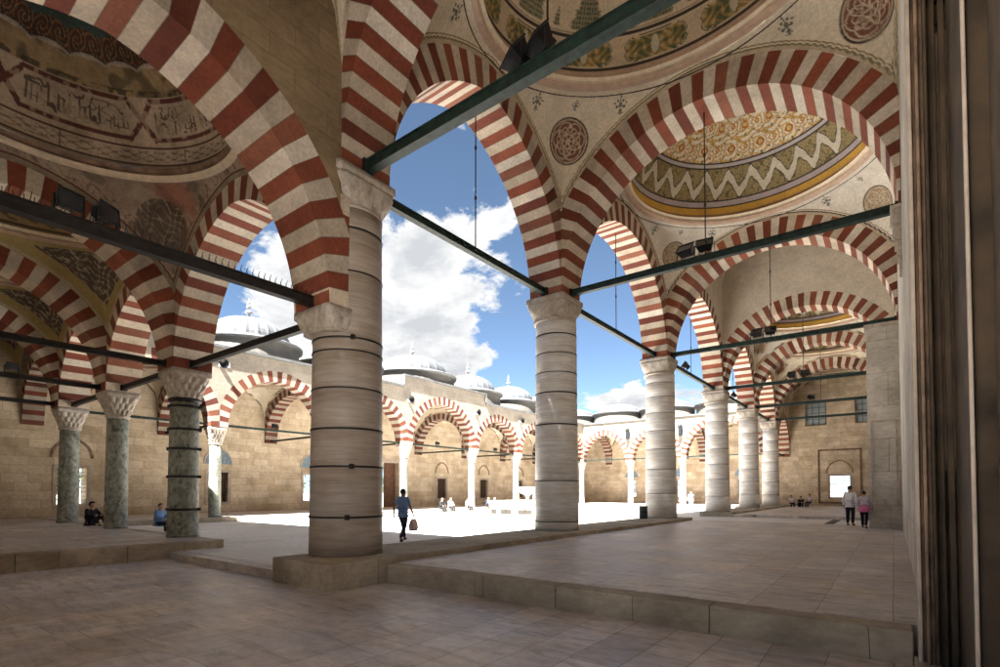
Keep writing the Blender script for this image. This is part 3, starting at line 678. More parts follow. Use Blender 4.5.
# ------------------------------------------------------------------ columns
def loft_square(mb, cx, cy, levels, n=64, m=0, carve=None, smooth=True):
    """levels: (z, half size, exponent)"""
    R = []
    for (z, h, p) in levels:
        ring = []
        for k in range(n):
            a = 2 * PI * k / n; ca, sa = math.cos(a), math.sin(a)
            r = h / (abs(ca) ** p + abs(sa) ** p) ** (1 / p)
            if carve: r += carve(a, z)
            ring.append((cx + r * ca, cy + r * sa, z))
        R.append(ring)
    mb.rings(R, m, True, True, True, smooth)
def big_column(i, label, rings, low_cap=False):
    x, y = CX + .05, CY[i]
    t = thing('marble_column', label, 'column', (x, y, ZS), 'big marble columns of the mosque side gallery'); org = (x, y, ZS)
    rb, rt = .76, .70; zt = 7.62; prof = []
    z = ZS; rng = random.Random(i)
    js = sorted(rings)
    zsn = [ZS]
    for j in js: zsn += [j - .012, j, j + .012]
    zsn += [zt]
    for q, z in enumerate(zsn):
        r = rb + (rt - rb) * (z - ZS) / (zt - ZS)
        if 0 < q < len(zsn) - 1 and (q - 1) % 3 == 1: r -= .012
        prof.append((r, z))
    mb = MB(); mb.lathe(prof, (x, y), 64); mb.build('shaft', 'veined_marble' if i else 'brown_veined_marble', t, org)
    for j in js:
        mb = MB(); r = rb + (rt - rb) * (j - ZS) / (zt - ZS)
        hgt = rng.choice((.014, .020, .017)) if i < 2 else .012; mb.lathe([(r - .01, j - hgt), (r + (.014 if i < 2 else .001), j - hgt), (r + (.016 if i < 2 else .002), j), (r + (.014 if i < 2 else .001), j + hgt), (r - .01, j + hgt)], (x, y), 48, cap0=False, cap1=False, smooth=False)
        a = -.75 + rng.uniform(-.25, .25); bx, by = x + (r + .02) * math.cos(a), y + (r + .02) * math.sin(a)
        ring = mb.build('iron_ring', 'iron_dark', t, org)
        if i > 0 or rng.random() < .4: continue
        mb = MB(); mb.box(bx - .04, bx + .04, by - .04, by + .04, j - .05, j + .05); mb.build('bolt', 'iron_dark', ring, org, bevel=.01)
    # carved capital
    def carve(a, z):
        s = (z - 7.75) / .5
        if 0 < s < 1: return .035 * math.sin(PI * s) * abs(math.sin(6 * a)) + .018 * math.sin(12 * a + 5 * z)
        return 0
    lv = [(7.60, .70, 2), (7.64, .745, 2), (7.69, .745, 2), (7.72, .70, 2.05)]
    for k in range(9):
        s = k / 8; lv.append((7.75 + .5 * s, .70 - .0 + (.06 * s ** 1.6), 2.05 + 5 * s ** 1.5))
    lv += [(8.27, .68, 14), (8.29, .74, 30), (ZU, .74, 30)]
    mb = MB(); loft_square(mb, x - .05, y, lv, 96, 0, carve); o = mb.build('capital', 'carved_marble', t, org)
    if low_cap:
        mb = MB(); yy = y - .30 if i == 0 else y + .30
        l2 = [(5.02, .54, 2.4), (5.04, .585, 3)] + [(5.06 + .045 * k, .55 + .009 * k, 3 + k * .9) for k in range(7)] + [(5.37, .62, 30), (ZLO, .62, 30)]
        loft_square(mb, x + .0, yy, l2, 96, 0, lambda a, z: (.03 * abs(math.sin(8 * a)) if 5.05 < z < 5.34 else 0))
        mb.build('lower_capital', 'carved_marble', t, org)
        mb = MB(); s = 1 if i == 0 else -1
        # striped impost blocks between the low capital and the arches
        zs = [ZLO + .002, 5.85, 6.25, 6.62, 7.0, 7.4, 7.8, 8.25, 8.8, 9.4]
        rg = random.Random(7)
        for q in range(6):
            col = (rg.choice(RED) if q % 2 == 0 else rg.choice(WHT)); mb.box(x - .60, x + .57, yy - .57, yy + .35, zs[q], zs[q + 1] - .001, 0, col)
        mb.build('impost_block', 'voussoir_stone', t, org)
    return t
bl = ['thick nearest marble column on its square block, with a second lower capital on its left',
      'second big marble column, free standing against the sky', 'third big marble column, with the dark bin beside its foot',
      'fourth big marble column, standing on its own plinth past the passage', 'fifth big marble column, smaller looking, second from the end', 'sixth and farthest big marble column, by the seated group']
RG = [[1.27, 2.3, 3.07, 3.9, 4.67, 4.93, 6.3, 7.2], [.78, 2.16, 4.07, 5.15, 5.84, 6.5, 7.15], [1.7, 2.9, 3.9, 4.8, 5.7, 6.5, 7.2], [1.5, 2.6, 3.6, 4.6, 5.5, 6.4, 7.2], [1.6, 2.6, 3.6, 4.7, 5.6, 6.5], [1.5, 2.7, 3.7, 4.6, 5.6, 6.6]]
for i in range(6): big_column(i, bl[i], RG[i], i in (0, 5))

def small_column(x, y, zb, r, ztop, label, group, mat, rings=(), name='stone_column'):
    t = thing(name, label, 'column', (x, y, zb), group); org = (x, y, zb); zc = ztop - .85
    prof = [(r * 1.03, zb), (r * 1.03, zb + .1)] + [(r * (1.0 - .08 * s), zb + .1 + (zc - zb - .1) * s) for s in (0, .25, .5, .75, 1)]
    mb = MB(); mb.lathe(prof, (x, y), 40); mb.build('shaft', mat, t, org)
    mb = MB(); mb.lathe([(r * .92, zc - .12), (r * 1.06, zc - .08), (r * 1.06, zc - .02), (r * .95, zc + .01)], (x, y), 32, cap0=False, cap1=False); mb.build('necking', 'iron_dark' if rings else 'carved_marble', t, org)
    for j in rings:
        mb = MB(); mb.lathe([(r * .95, j - .035), (r + .035, j - .035), (r + .035, j + .035), (r * .95, j + .035)], (x, y), 32, cap0=False, cap1=False, smooth=False)
        ring = mb.build('iron_ring', 'iron_dark', t, org)
        for sg in (-1, 1):
            mb = MB(); mb.box(x + sg * (r + .06) * .8 - .04, x + sg * (r + .06) * .8 + .04, y + sg * (r + .06) * .6 - .04, y + sg * (r + .06) * .6 + .04, j - .045, j + .045); mb.build('bolt', 'iron_dark', ring, org)
    hs = max(r + .13, .44 if r < .34 else .565)
    def carve(a, z):      # three tiers of hanging niches
        s = (z - zc) / .66
        if not 0 <= s <= 1: return 0
        k = int(s * 3.0); f = s * 3 - k; return .085 * (abs(math.sin(8 * a + (PI / 2 if k % 2 else 0))) ** .7 - .55) * math.sin(PI * min(1, f)) ** .8
    lv = [(zc, r * .93, 2)] + [(zc + .66 * s, r * .95 + (hs - r * .95 - .02) * s ** 1.2, 2 + 4 * s) for s in [q / 30 for q in range(1, 31)]] + [(zc + .68, hs, 30), (ztop, hs, 30)]
    mb = MB(); loft_square(mb, x, y, lv, 96, 0, carve); mb.build('capital', 'carved_marble', t, org)
    return t
GCL = 'green stone columns of the low left gallery'
small_column(LX[0], CY[0], ZL, .43, ZLO, 'greenish mottled column bound with iron rings, nearest on the left platform', GCL, 'green_breccia', (1.25, 2.25, 3.1, 3.7, 4.4))
small_column(LX[1], CY[0], ZL, .37, ZLO, 'mottled green column with dark spots, second on the left platform', GCL, 'green_breccia')
small_column(LX[2], CY[0], ZL, .39, ZLO, 'leftmost mottled green column, beside the person in black', GCL, 'green_breccia')
for k in range(1, 7):
    small_column(FX, FY[k], ZL, .31, 5.3, '%s grey green column, counted from the left, of the far arcade' % ORD[k - 1], 'columns of the far courtyard arcade', 'green_breccia' if k < 3 else 'far_column')if False else None
def far_col():
    t = NT('far_column'); n = t.noise(t.pos((1, 1, .6)), 4, 6, .7, .8)
    return t.out(t.ramp(n, [(.35, (.10, .11, .10)), (.55, (.145, .16, .145)), (.7, (.19, .20, .18))]), .5)
far_col()
for k in range(1, 7):
    small_column(FX, FY[k], ZL, .31, 5.3, '%s grey green column, counted from the left, of the far arcade' % ORD[k - 1], 'columns of the far courtyard arcade', 'green_breccia' if k < 2 else 'far_column')
small_column(FX, FY[7], ZL, .31, 5.3, 'slim column at the inner corner of the courtyard, right of the fountain', 'columns of the far courtyard arcade', 'far_column')
small_column(WX[1], CY[5], ZL, .28, 5.3, 'slim pale sunlit column seen between the second and third big columns', 'slim columns of the sunlit arcade', 'veined_marble')
small_column(WX[0], CY[5], ZL, .28, 5.3, 'slim pale sunlit column seen just right of the third big column', 'slim columns of the sunlit arcade', 'veined_marble')

# ------------------------------------------------------------------ iron tie beams, hangers, floodlights
def ibeam(a, b, label, group, w=.17, h=.20, spikes=False, mat='iron_paint'):
    a = np.array(a, float); b = np.array(b, float); mid = (a + b) / 2
    t = thing('tie_beam', label, 'beam', tuple(mid), group); mb = MB()
    ax = 0 if abs(b[0] - a[0]) > abs(b[1] - a[1]) else 1
    lo, hi = min(a[ax], b[ax]), max(a[ax], b[ax]); p = mid[1 - ax]; z = mid[2]
    def bx(m, d0, d1, z0, z1):
        if ax == 0: m.box(lo, hi, p + d0, p + d1, z0, z1)
        else: m.box(p + d0, p + d1, lo, hi, z0, z1)
    bx(mb, -w / 2, w / 2, z - h / 2, z - h / 2 + .03); bx(mb, -w / 2, w / 2, z + h / 2 - .03, z + h / 2); bx(mb, -w * .36, w * .36, z - h / 2 + .032, z + h / 2 - .032)
    mb.build('beam', mat, t, tuple(mid))
    mb = MB()
    for q in (lo + .0, hi - .12):
        if ax == 0: mb.box(q, q + .12, p - w / 2 - .03, p + w / 2 + .03, z - h / 2 - .03, z + h / 2 + .03)
        else: mb.box(p - w / 2 - .03, p + w / 2 + .03, q, q + .12, z - h / 2 - .03, z + h / 2 + .03)
        mb.build('end_plate', 'iron_dark', t, tuple(mid)); mb = MB()
    if spikes:
        mb = MB(); n = int((hi - lo) / .055)
        for k in range(n):
            u = lo + (k + .5) * (hi - lo) / n; s = .04 * (1 if k % 2 else -1)
            q0 = (u, p + s * .3, z + h / 2) if ax == 0 else (p + s * .3, u, z + h / 2); q1 = (u + .01, p + s * 2, z + h / 2 + .13) if ax == 0 else (p + s * 2, u + .01, z + h / 2 + .13)
            mb.tube(q0, q1, .006, 4)
        o = mb.build('bird_spikes', 'iron_dark', t, tuple(mid))
    return t
zt_ = ZU + .16
gA = 'green iron tie beams between the big columns'; gB = 'green iron tie beams from the big columns to the mosque wall'
for i in range(5):
    ibeam((CX, CY[i] + .60, zt_), (CX, CY[i + 1] - .60, zt_), 'green iron tie beam running between the %s big columns' % names_gap[i], gA)
for i in range(6):
    ibeam((CX + .60, CY[i], zt_), (XW, CY[i], zt_), 'green iron tie beam from the %s big column across to the mosque wall' % ['nearest', 'second', 'third', 'fourth', 'fifth', 'farthest'][i], gB, .2 if i == 0 else .17, .24 if i == 0 else .2)
zl_ = ZLO + .16
gL = 'dark iron tie beams of the low left gallery'
ibeam((CX, YS, zl_), (CX, CY[0] - .75, zl_), 'dark tie beam with bird spikes running left from the nearest big column', gL, .17, .2, True, 'iron_dark')
for k in range(3):
    ibeam((xs[k + 1] + .5, CY[0], zl_), (xs[k] - (.65 if k == 0 else .5), CY[0], zl_), ['dark tie beam between the nearest big column and the ringed green column', 'dark tie beam from the ringed green column to the next green column', 'dark tie beam between the two leftmost green columns'][k], gL, .15, .17, False, 'iron_dark')
    ibeam((LX[k], YS, zl_), (LX[k], CY[0] - .5, zl_), ['dark tie beam running left from the ringed green column', 'dark tie beam running left from the second green column', 'dark tie beam running left from the leftmost green column'][k], gL, .14, .16, False, 'iron_dark')
for k in range(7):
    ibeam((FX, FY[k] + .42, 5.45), (FX, FY[k + 1] - .42, 5.45), 'thin tie beam under the %s arch, from the left, of the far arcade' % ord7[k], 'thin tie beams of the far arcade', .10, .12)
    ibeam((XF, FY[k + 1], 5.45), (FX - .42, FY[k + 1], 5.45), 'thin tie beam going back to the wall from the %s far column' % ORD[k], 'thin tie beams across the far gallery', .10, .12)
for k in range(3):
    ibeam((wx[k + 1] + .42, CY[5], 5.45), (wx[k] - .7, CY[5], 5.45), ['thin tie beam under the sunlit arch beside the farthest big column', 'thin tie beam under the middle sunlit arch', 'thin tie beam under the sunlit arch at the courtyard corner'][k], 'thin tie beams of the sunlit arcade', .10, .12)
ibeam((CX, CY[5] + .9, zl_), (CX, YE, zl_), 'tie beam between the farthest big column and the end wall', 'thin tie beams of the sunlit arcade', .14, .16)
# upper second rail seen in the distance across the last bays
def hanger(x, y, z0, z1, label):
    mb = MB(); mb.tube((x, y, z0), (x, y, z1), .018, 8)
    for f in (.35, .7): mb.tube((x, y, z0 + (z1 - z0) * f - .05), (x, y, z0 + (z1 - z0) * f + .05), .035, 8)
    mb.build('hanger_rod', 'iron_dark', None, (x, y, z0), label=label, cat='hanger rod', group='thin hanger rods holding up the tie beams')
for i in range(4):
    A = AU[i]; hanger(CX, A.c, zt_ + .1, A.zs + A.R * math.sin(math.acos(A.e / A.R)), 'thin vertical rod down from the arch between the %s big columns' % names_gap[i])
for i in range(5):
    A = BU[i]; hanger(A.c, CY[i], zt_ + .1, A.zs + A.R * math.sin(math.acos(A.e / A.R)), 'thin vertical rod dropping to the tie beam of the %s big column' % ['nearest', 'second', 'third', 'fourth', 'fifth'][i])

def floodlight(loc, rz, label, group, s=1.0, tilt=.5):
    t = thing('floodlight', label, 'floodlight', loc, group, rz)
    ct, st = math.cos(tilt), math.sin(tilt)
    def T(p): x, y, z = p; return (x * s, (y * ct - z * st) * s, (y * st + z * ct) * s + .26 * s)
    mb = MB()
    def tbox(m, x0, x1, y0, y1, z0, z1, taper=0):
        q = [(x0 + taper, y0, z0 + taper), (x1 - taper, y0, z0 + taper), (x1, y1, z0), (x0, y1, z0), (x0 + taper, y0, z1 - taper), (x1 - taper, y0, z1 - taper), (x1, y1, z1), (x0, y1, z1)]
        q = [T(p) for p in q]
        for f in ((0, 3, 2, 1), (4, 5, 6, 7), (0, 1, 5, 4), (1, 2, 6, 5), (2, 3, 7, 6), (3, 0, 4, 7)): m.face([q[k] for k in f])
    tbox(mb, -.2, .2, -.14, .06, -.15, .15, .06)
    for k in range(7): tbox(mb, -.15 + k * .05 - .006, -.15 + k * .05 + .006, -.19, -.13, -.10, .10)
    tbox(mb, -.215, .215, .06, .085, .15, .17); tbox(mb, -.215, .215, .06, .085, -.17, -.15); tbox(mb, -.215, -.2, .06, .085, -.15, .15); tbox(mb, .2, .215, .06, .085, -.15, .15)
    hous = mb.build('housing', 'lamp_black', t)
    mb = MB(); tbox(mb, -.198, .198, .062, .068, -.148, .148); mb.build('front_glass', 'lamp_glass', hous)
    mb = MB()
    for sg in (-1, 1): mb.box(sg * .235 * s - .008, sg * .235 * s + .008, -.02 * s, .02 * s, 0, .28 * s)
    mb.box(-.243 * s, .243 * s, -.02 * s, .02 * s, -.004, .012); mb.build('bracket', 'lamp_black', t)
    return t
g = 'black floodlights standing on the tie beams'
top = ZU + .27
f0 = floodlight((-4.9, CY[0], top + .02), 2.6, 'black floodlight above the nearest tie beam, left one of the pair', g, 1.15, .7)
lst = [((-4.45, CY[0], top + .02), 2.6, 'black floodlight above the nearest tie beam, right one of the pair'),
       ((-4.85, CY[1], top), 3.0, 'left black floodlight on the beam of the second big column'), ((-4.3, CY[1], top), 3.3, 'right black floodlight on the beam of the second big column'),
       ((-4.85, CY[2], top), 3.0, 'left black floodlight on the beam of the third big column'), ((-4.3, CY[2], top), 3.3, 'right black floodlight on the beam of the third big column'),
       ((-4.9, CY[3], top), 3.0, 'left black floodlight on the beam of the fourth big column'), ((-4.2, CY[3], top), 3.3, 'right black floodlight on the beam of the fourth big column'),
       ((-4.9, CY[4], top), 3.0, 'left floodlight on the beam of the fifth big column'), ((-1.2, CY[4], top), 3.3, 'right floodlight on the beam of the fifth big column'),
       ((CX, 30.0, top), 1.6, 'floodlight outlined against the sky on the beam between third and fourth big columns'),
       ((CX, 41.2, top), 1.6, 'floodlight outlined against the sky on the beam between fourth and fifth big columns')]
for loc, rz, lab in lst: dup(f0, loc, rz, lab)
gl = 'big black floodlights on the spiked left beam'
f1 = floodlight((CX, 2.13, ZLO + .27), -1.3, 'big black floodlight on the spiked left beam, the one further left', gl, .8, .1)
dup(f1, (CX, 2.58, ZLO + .27), -1.0, 'big black floodlight on the spiked left beam, the one nearer the column')
dup(f1, (LX[1], 3.9, ZLO + .25), -1.3, 'dark floodlight low at the left edge, on a beam of the green columns', 'black floodlights on far beams')
for k, (y, lab) in enumerate([(16.6, 'small dark floodlight on the thin beam of the second far arch'), (30.5, 'small dark floodlight on the thin beam of the middle far arch'), (38.2, 'small dark floodlight on the thin beam of the fifth far arch'), (44.9, 'small dark floodlight on the thin beam of the sixth far arch')]):
    dup(f1, (FX, y, 5.52), 1.6, lab, 'small floodlights on the far arcade beams')
for k, (y, w) in enumerate([(13.2, 'first'), (26.9, 'third'), (34.8, 'fourth'), (41.5, 'fifth')]):
    t = thing('loudspeaker', 'small dark horn speaker high on the facade above the %s far column' % w, 'speaker', (FX + TF / 2, y, 8.7), 'horn speakers on the far facade')
    mb = MB(); mb.lathe([(.06, 0), (.08, .12), (.14, .28), (.26, .40), (.27, .41), (.24, .40), (.05, .2)], (0, 0), 20, cap1=True); 
    R = [[(z, y_, x) for (x, y_, z) in [v]][0] for v in mb.v]; mb.v = R
    mb.build('horn', 'lamp_black', t)
    mb = MB(); mb.box(0, .12, -.1, .1, -.12, .02); mb.box(.0, .03, .22, .5, -.1, .18); mb.build('bracket', 'grille_white', t)
def lantern(loc, label):
    t = thing('wall_lantern', label, 'lantern', loc, 'dark wall lanterns on the sunlit facade')
    mb = MB(); mb.lathe([(.03, .55), (.10, .50), (.30, .30), (.32, .27), (.30, .26)], (0, -.35), 6, cap0=True, smooth=False); mb.build('cap', 'iron_dark', t); mb = MB(); mb.lathe([(.28, -.62), (.20, -.66), (.05, -.75)], (0, -.35), 6, cap0=True, smooth=False); mb.build('foot', 'iron_dark', t)
    mb = MB(); mb.lathe([(.26, .26), (.22, -.62)], (0, -.35), 6, smooth=False); mb.build('lantern_glass', 'lamp_glass', t)
    mb = MB(); mb.tube((0, 0, .5), (0, -.35, .55), .025); mb.tube((0, 0, .1), (0, -.35, .5), .02); mb.build('bracket', 'iron_dark', t)
lantern((WX[1], CY[5] - TF / 2, 8.3), 'dark wall lantern over the sunlit column left of the third big column')
lantern((WX[0], CY[5] - TF / 2, 8.3), 'dark wall lantern over the sunlit column right of the third big column')

# ------------------------------------------------------------------ lead domes on the roof
def lead_dome(cx, cy, label, r=3.45, z0=9.62, z1=12.5, rise=1.75, group='lead covered domes on the far gallery roof', hx=3.3, hy=3.4):
    t = thing('lead_dome', label, 'dome', (cx, cy, z0), group); org = (cx, cy, z0)
    mb = MB(); mb.lathe([(r + .1, z0), (r + .1, z1 - .25)], (cx, cy), 48, cap0=False, cap1=False, smooth=False); mb.build('drum', 'drum_plaster', t, org)
    mb = MB(); mb.lathe([(r + .1, z1 - .25), (r + .32, z1 - .2), (r + .34, z1 - .06), (r + .05, z1 + .02)], (cx, cy), 48, cap0=False, cap1=False); mb.build('eave', 'lead_dark', t, org)
    mb = MB(); prof = [(r + .28, z1 - .05), (r * .93, z1 + .10)] + [(r * .84 * math.cos(a), z1 + .20 + (rise - .18) * math.sin(a)) for a in [PI / 2 * k / 12 for k in range(12)]] + [(.05, z1 + .02 + rise)]
    n = 96; R = []
    for (rr_, z) in prof:
        R.append([(cx + (rr_ + (.05 if k % 4 == 0 else 0) * min(1, rr_)) * math.cos(2 * PI * k / n), cy + (rr_ + (.05 if k % 4 == 0 else 0) * min(1, rr_)) * math.sin(2 * PI * k / n), z + (.015 if k % 4 == 0 else 0)) for k in range(n)])
    mb.rings(R, 0, True, False, True, False); shell = mb.build('dome_shell', 'lead_sheet', t, org)
    z = z1 + rise; mb = MB()
    mb.lathe([(.30, z), (.16, z + .12), (.07, z + .2), (.06, z + .28), (.20, z + .36), (.22, z + .44), (.19, z + .52), (.05, z + .6), (.04, z + .68), (.14, z + .74), (.15, z + .8), (.12, z + .87), (.035, z + .93), (.03, z + .98), (.09, z + 1.03), (.09, z + 1.08), (.02, z + 1.14), (.01, z + 1.35)], (cx, cy), 16); mb.build('finial', 'finial_metal', shell, org)
    # flat lead roof round the drum
    mb = MB(); n = 48; ou = []; inn = []
    for k in range(n):
        a = 2 * PI * (k + .5) / n; ca, sa = math.cos(a), math.sin(a); s = min(hx / abs(ca) if abs(ca) > 1e-6 else 1e9, hy / abs(sa) if abs(sa) > 1e-6 else 1e9)
        s = max(s, r + .12); ou.append((cx + ca * s, cy + sa * s, z0 + .01)); inn.append((cx + ca * (r + .1), cy + sa * (r + .1), z0 + .05))
    mb.rings([ou, inn], 0, True, False, False, False); mb.build('roof_skirt', 'lead_sheet', t, org)
fx = (XF + FX) / 2
for k in range(7):
    c = (FY[k] + FY[k + 1]) / 2; mid = k == 3
    lead_dome(fx, c, 'grey lead dome above the %s arch, from the left, of the far arcade' % ord7[k], (2.95 if k < 3 else 3.1) if not mid else 3.5, 9.62 if not mid else 9.9, (11.1 if k < 3 else 11.25) if not mid else 11.6, hy=(FY[k + 1] - FY[k]) / 2, hx=3.4)
wb = [(CX - .65 + WX[0]) / 2, (WX[0] + WX[1]) / 2, (WX[1] + FX) / 2, fx]
for k in range(4):
    lead_dome(wb[k], (CY[5] + YE) / 2, ['pale lead dome over the sunlit arch beside the farthest big column', 'pale low lead dome above the middle sunlit arch', 'lead dome above the sunlit arch at the courtyard corner', 'lead dome on the far corner of the roofs'][k], 2.85 if k in (1, 2) else 3.2,
              9.62, 11.2, 1.1, 'lead covered domes on the right hand roof', hx=[3.8, 2.9, 3.05, 3.4][k], hy=3.8)
lead_dome(fx, (YS + CY[0]) / 2, 'lead dome on the left corner of the far roofs', 3.2, z1=11.3, group='lead covered domes on the left roof', hx=3.4, hy=3.8)
lead_dome((LX[1] + LX[2]) / 2, lc, 'lead dome over the leftmost low bay', 2.7, 10.3, group='lead covered domes on the left roof', hx=3, hy=3.8)
lead_dome((LX[0] + LX[1]) / 2, lc, 'lead dome over the low bay behind the ringed column', 2.7, 10.3, group='lead covered domes on the left roof', hx=3, hy=3.8)

# ------------------------------------------------------------------ walls with real openings
def wall(name, label, axis, p0, p1, u0, u1, z0, z1, holes, mat, cat='wall'):
    """axis 0: plane spans x at y in p0..p1; axis 1: spans y at x in p0..p1. holes = (ua, ub, za, zb)"""
    us = sorted({u0, u1, *[h[0] for h in holes], *[h[1] for h in holes]}); zs = sorted({z0, z1, *[h[2] for h in holes], *[h[3] for h in holes]})
    mb = MB()
    def inside(u, z): return any(h[0] < u < h[1] and h[2] < z < h[3] for h in holes)
    def P(u, p, z): return (u, p, z) if axis == 0 else (p, u, z)
    nu, nz = len(us) - 1, len(zs) - 1
    solid = [[not inside((us[i] + us[i + 1]) / 2, (zs[j] + zs[j + 1]) / 2) for j in range(nz)] for i in range(nu)]
    for i in range(nu):
        for j in range(nz):
            if not solid[i][j]: continue
            a, b, c, d = us[i], us[i + 1], zs[j], zs[j + 1]
            for p in (p0, p1): mb.face([P(a, p, c), P(b, p, c), P(b, p, d), P(a, p, d)])
            if i == 0 or not solid[i - 1][j]: mb.face([P(a, p0, c), P(a, p1, c), P(a, p1, d), P(a, p0, d)])
            if i == nu - 1 or not solid[i + 1][j]: mb.face([P(b, p0, c), P(b, p1, c), P(b, p1, d), P(b, p0, d)])
            if j == 0 or not solid[i][j - 1]: mb.face([P(a, p0, c), P(b, p0, c), P(b, p1, c), P(a, p1, c)])
            if j == nz - 1 or not solid[i][j + 1]: mb.face([P(a, p0, d), P(b, p0, d), P(b, p1, d), P(a, p1, d)])
    org = P((u0 + u1) / 2, p0, z0); t = thing(name, label, cat, org)
    mb.build('wall_face', mat, t, org); return t, org
def frame_part(t, org, axis, face, sgn, ua, ub, za, zb, w=.18, th=.05, mat='moulding_pale', name='window_frame'):
    """protruding stone frame round an opening; face = wall plane, sgn = direction into the room"""
    mb = MB()
    def bx(a, b, c, d, o0, o1):
        if axis == 1: mb.box(min(face + sgn * o0, face + sgn * o1), max(face + sgn * o0, face + sgn * o1), a, b, c, d)
        else: mb.box(a, b, min(face + sgn * o0, face + sgn * o1), max(face + sgn * o0, face + sgn * o1), c, d)
    for (o, i_, q) in ((w, w * .55, th), (w * .55 - .002, 0, th * .55)):
        bx(ua - o, ua - i_, za - o, zb + o, .002, q); bx(ub + i_, ub + o, za - o, zb + o, .002, q); bx(ua - i_, ub + i_, zb + i_, zb + o, .002, q); bx(ua - i_, ub + i_, za - o, za - i_, .002, q)
    return mb.build(name, mat, t, org)
def grille(t, org, axis, pos, ua, ub, za, zb, nx, nz, mat, r=.016, name='grille'):
    mb = MB(); P = (lambda u, z: (u, pos, z)) if axis == 0 else (lambda u, z: (pos, u, z))
    for k in range(1, nx): u = ua + (ub - ua) * k / nx; mb.tube(P(u, za), P(u, zb), r, 6)
    for k in range(1, nz): z = za + (zb - za) * k / nz; mb.tube(P(ua, z), P(ub, z), r, 6)
    return mb.build(name, mat, t, org)
def lunette(t, org, axis, face, sgn, c, hw, z0, h, mat, w=.12):
    A = Arch(1 if axis == 1 else 0, c - hw, c + hw, face, 1, z0, max(h, hw + .01), w, c - hw - w, c + hw + w); mb = MB(); n = 16
    def Q(u, z, o): return (face + sgn * o, u, z) if axis == 1 else (u, face + sgn * o, z)
    pi_ = [A.hi(-1 + 2 * k / n, False) if k != n // 2 else (c, A.zs + math.sqrt(A.R ** 2 - A.e ** 2)) for k in range(n + 1)]
    po = [A.hi(-1 + 2 * k / n, True) if k != n // 2 else (c, A.zs + math.sqrt(A.Ro ** 2 - A.e ** 2)) for k in range(n + 1)]
    for k in range(n):
        mb.face([Q(*pi_[k], .05), Q(*pi_[k + 1], .05), Q(*po[k + 1], .05), Q(*po[k], .05)]); mb.face([Q(*pi_[k], .05), Q(*pi_[k + 1], .05), Q(*pi_[k + 1], .0), Q(*pi_[k], .0)]); mb.face([Q(*po[k], .05), Q(*po[k + 1], .05), Q(*po[k + 1], .0), Q(*po[k], .0)])
    mb.build('arch_moulding', 'moulding_brown' if mat is None else 'moulding_pale', t, org)
    if mat:
        mb = MB(); mb.face([Q(u, z, .012) for u, z in pi_]); mb.build('lunette_panel', mat, t, org)
# far wall behind the far arcade
wy = [8.6, 16.4, 23.4, 38.1, 44.8, 51.6]
holes = [(y - .65, y + .65, 1.1, 3.1) for y in wy] + [(30.1, 32.3, .41, 4.4)]
far_wall, fo = wall('gallery_wall', 'long tan stone back wall of the far gallery with low windows and a gate', 1, XF - .8, XF, YS, YE, -.1, 9.6, holes, 'ashlar_limestone')
for k, y in enumerate(wy):
    frame_part(far_wall, fo, 1, XF, 1, y - .65, y + .65, 1.1, 3.1)
    grille(far_wall, fo, 1, XF - .12, y - .65, y + .65, 1.1, 3.1, 7, 9, 'grille_white' if k == 0 else 'iron_dark', .02, 'window_grille')
    lunette(far_wall, fo, 1, XF, 1, y, .85, 3.65, 1.0, 'tile_blue_grey' if k in (1, 2) else None)
    if k in (1, 3, 4, 5):
        mb = MB(); mb.box(XF - .35, XF - .28, y - .65, y - .02, 1.1, 3.1); mb.box(XF - .35, XF - .28, y + .02, y + .65, 1.1, 3.1)
        for s in (-.33, .33): 
            for z in (1.3, 2.2): mb.box(XF - .279, XF - .25, y + s - .22, y + s + .22, z, z + .75)
        mb.build('shutter', 'wood_brown', far_wall, fo)
frame_part(far_wall, fo, 1, XF, 1, 30.1, 32.3, .41, 4.4, .3, .08, name='gate_frame')
mb = MB(); mb.box(XF - .5, XF - .4, 31.0, 32.3, .41, 4.4)
for z in (.6, 1.6, 2.6, 3.5): mb.box(XF - .4, XF - .36, 31.15, 32.15, z, z + .75)
mb.build('gate_leaf', 'wood_brown', far_wall, fo)
# right end wall
holes = [(-5.2, -3.5, 1.25, 3.4), (-7.2, -5.5, 8.7, 11.1), (-2.9, -1.3, 8.7, 11.1), (-13.9, -12.9, 1.2, 3.2), (-20.9, -19.9, 1.2, 3.2), (-26.9, -25.9, 1.2, 3.2)]
end_wall, eo = wall('end_wall', 'tan stone end wall of the mosque side gallery with a bright barred window', 0, YE, YE + .9, -9.4, .9, -.1, 15.5, holes[:3], 'ashlar_limestone')
end_wall2, eo2 = wall('gallery_wall', 'tan stone back wall of the right hand gallery behind the sunlit arcade', 0, YE, YE + .9, XF, -9.41, -.1, 9.6, holes[3:], 'ashlar_limestone')
frame_part(end_wall, eo, 0, YE, -1, -5.2, -3.5, 1.25, 3.4, .16, .05)
frame_part(end_wall, eo, 0, YE, -1, -6.05, -2.65, .75, 5.95, .16, .10, 'moulding_brown', 'panel_frame')
grille(end_wall, eo, 0, YE + .15, -5.2, -3.5, 1.25, 3.4, 9, 8, 'grille_white', .03, 'window_grille')
lunette(end_wall, eo, 0, YE, -1, -4.35, 1.05, 3.7, 1.2, None)
for (a, b, c, d) in holes[1:3]:
    frame_part(end_wall, eo, 0, YE, -1, a, b, c, d, .1, .04, 'moulding_brown'); mb = MB(); mb.box(a, b, YE + .2, YE + .23, c, d); mb.build('window_pane', 'window_glass', end_wall, eo)
    grille(end_wall, eo, 0, YE + .15, a, b, c, d, 3, 4, 'iron_dark', .02, 'window_grille')
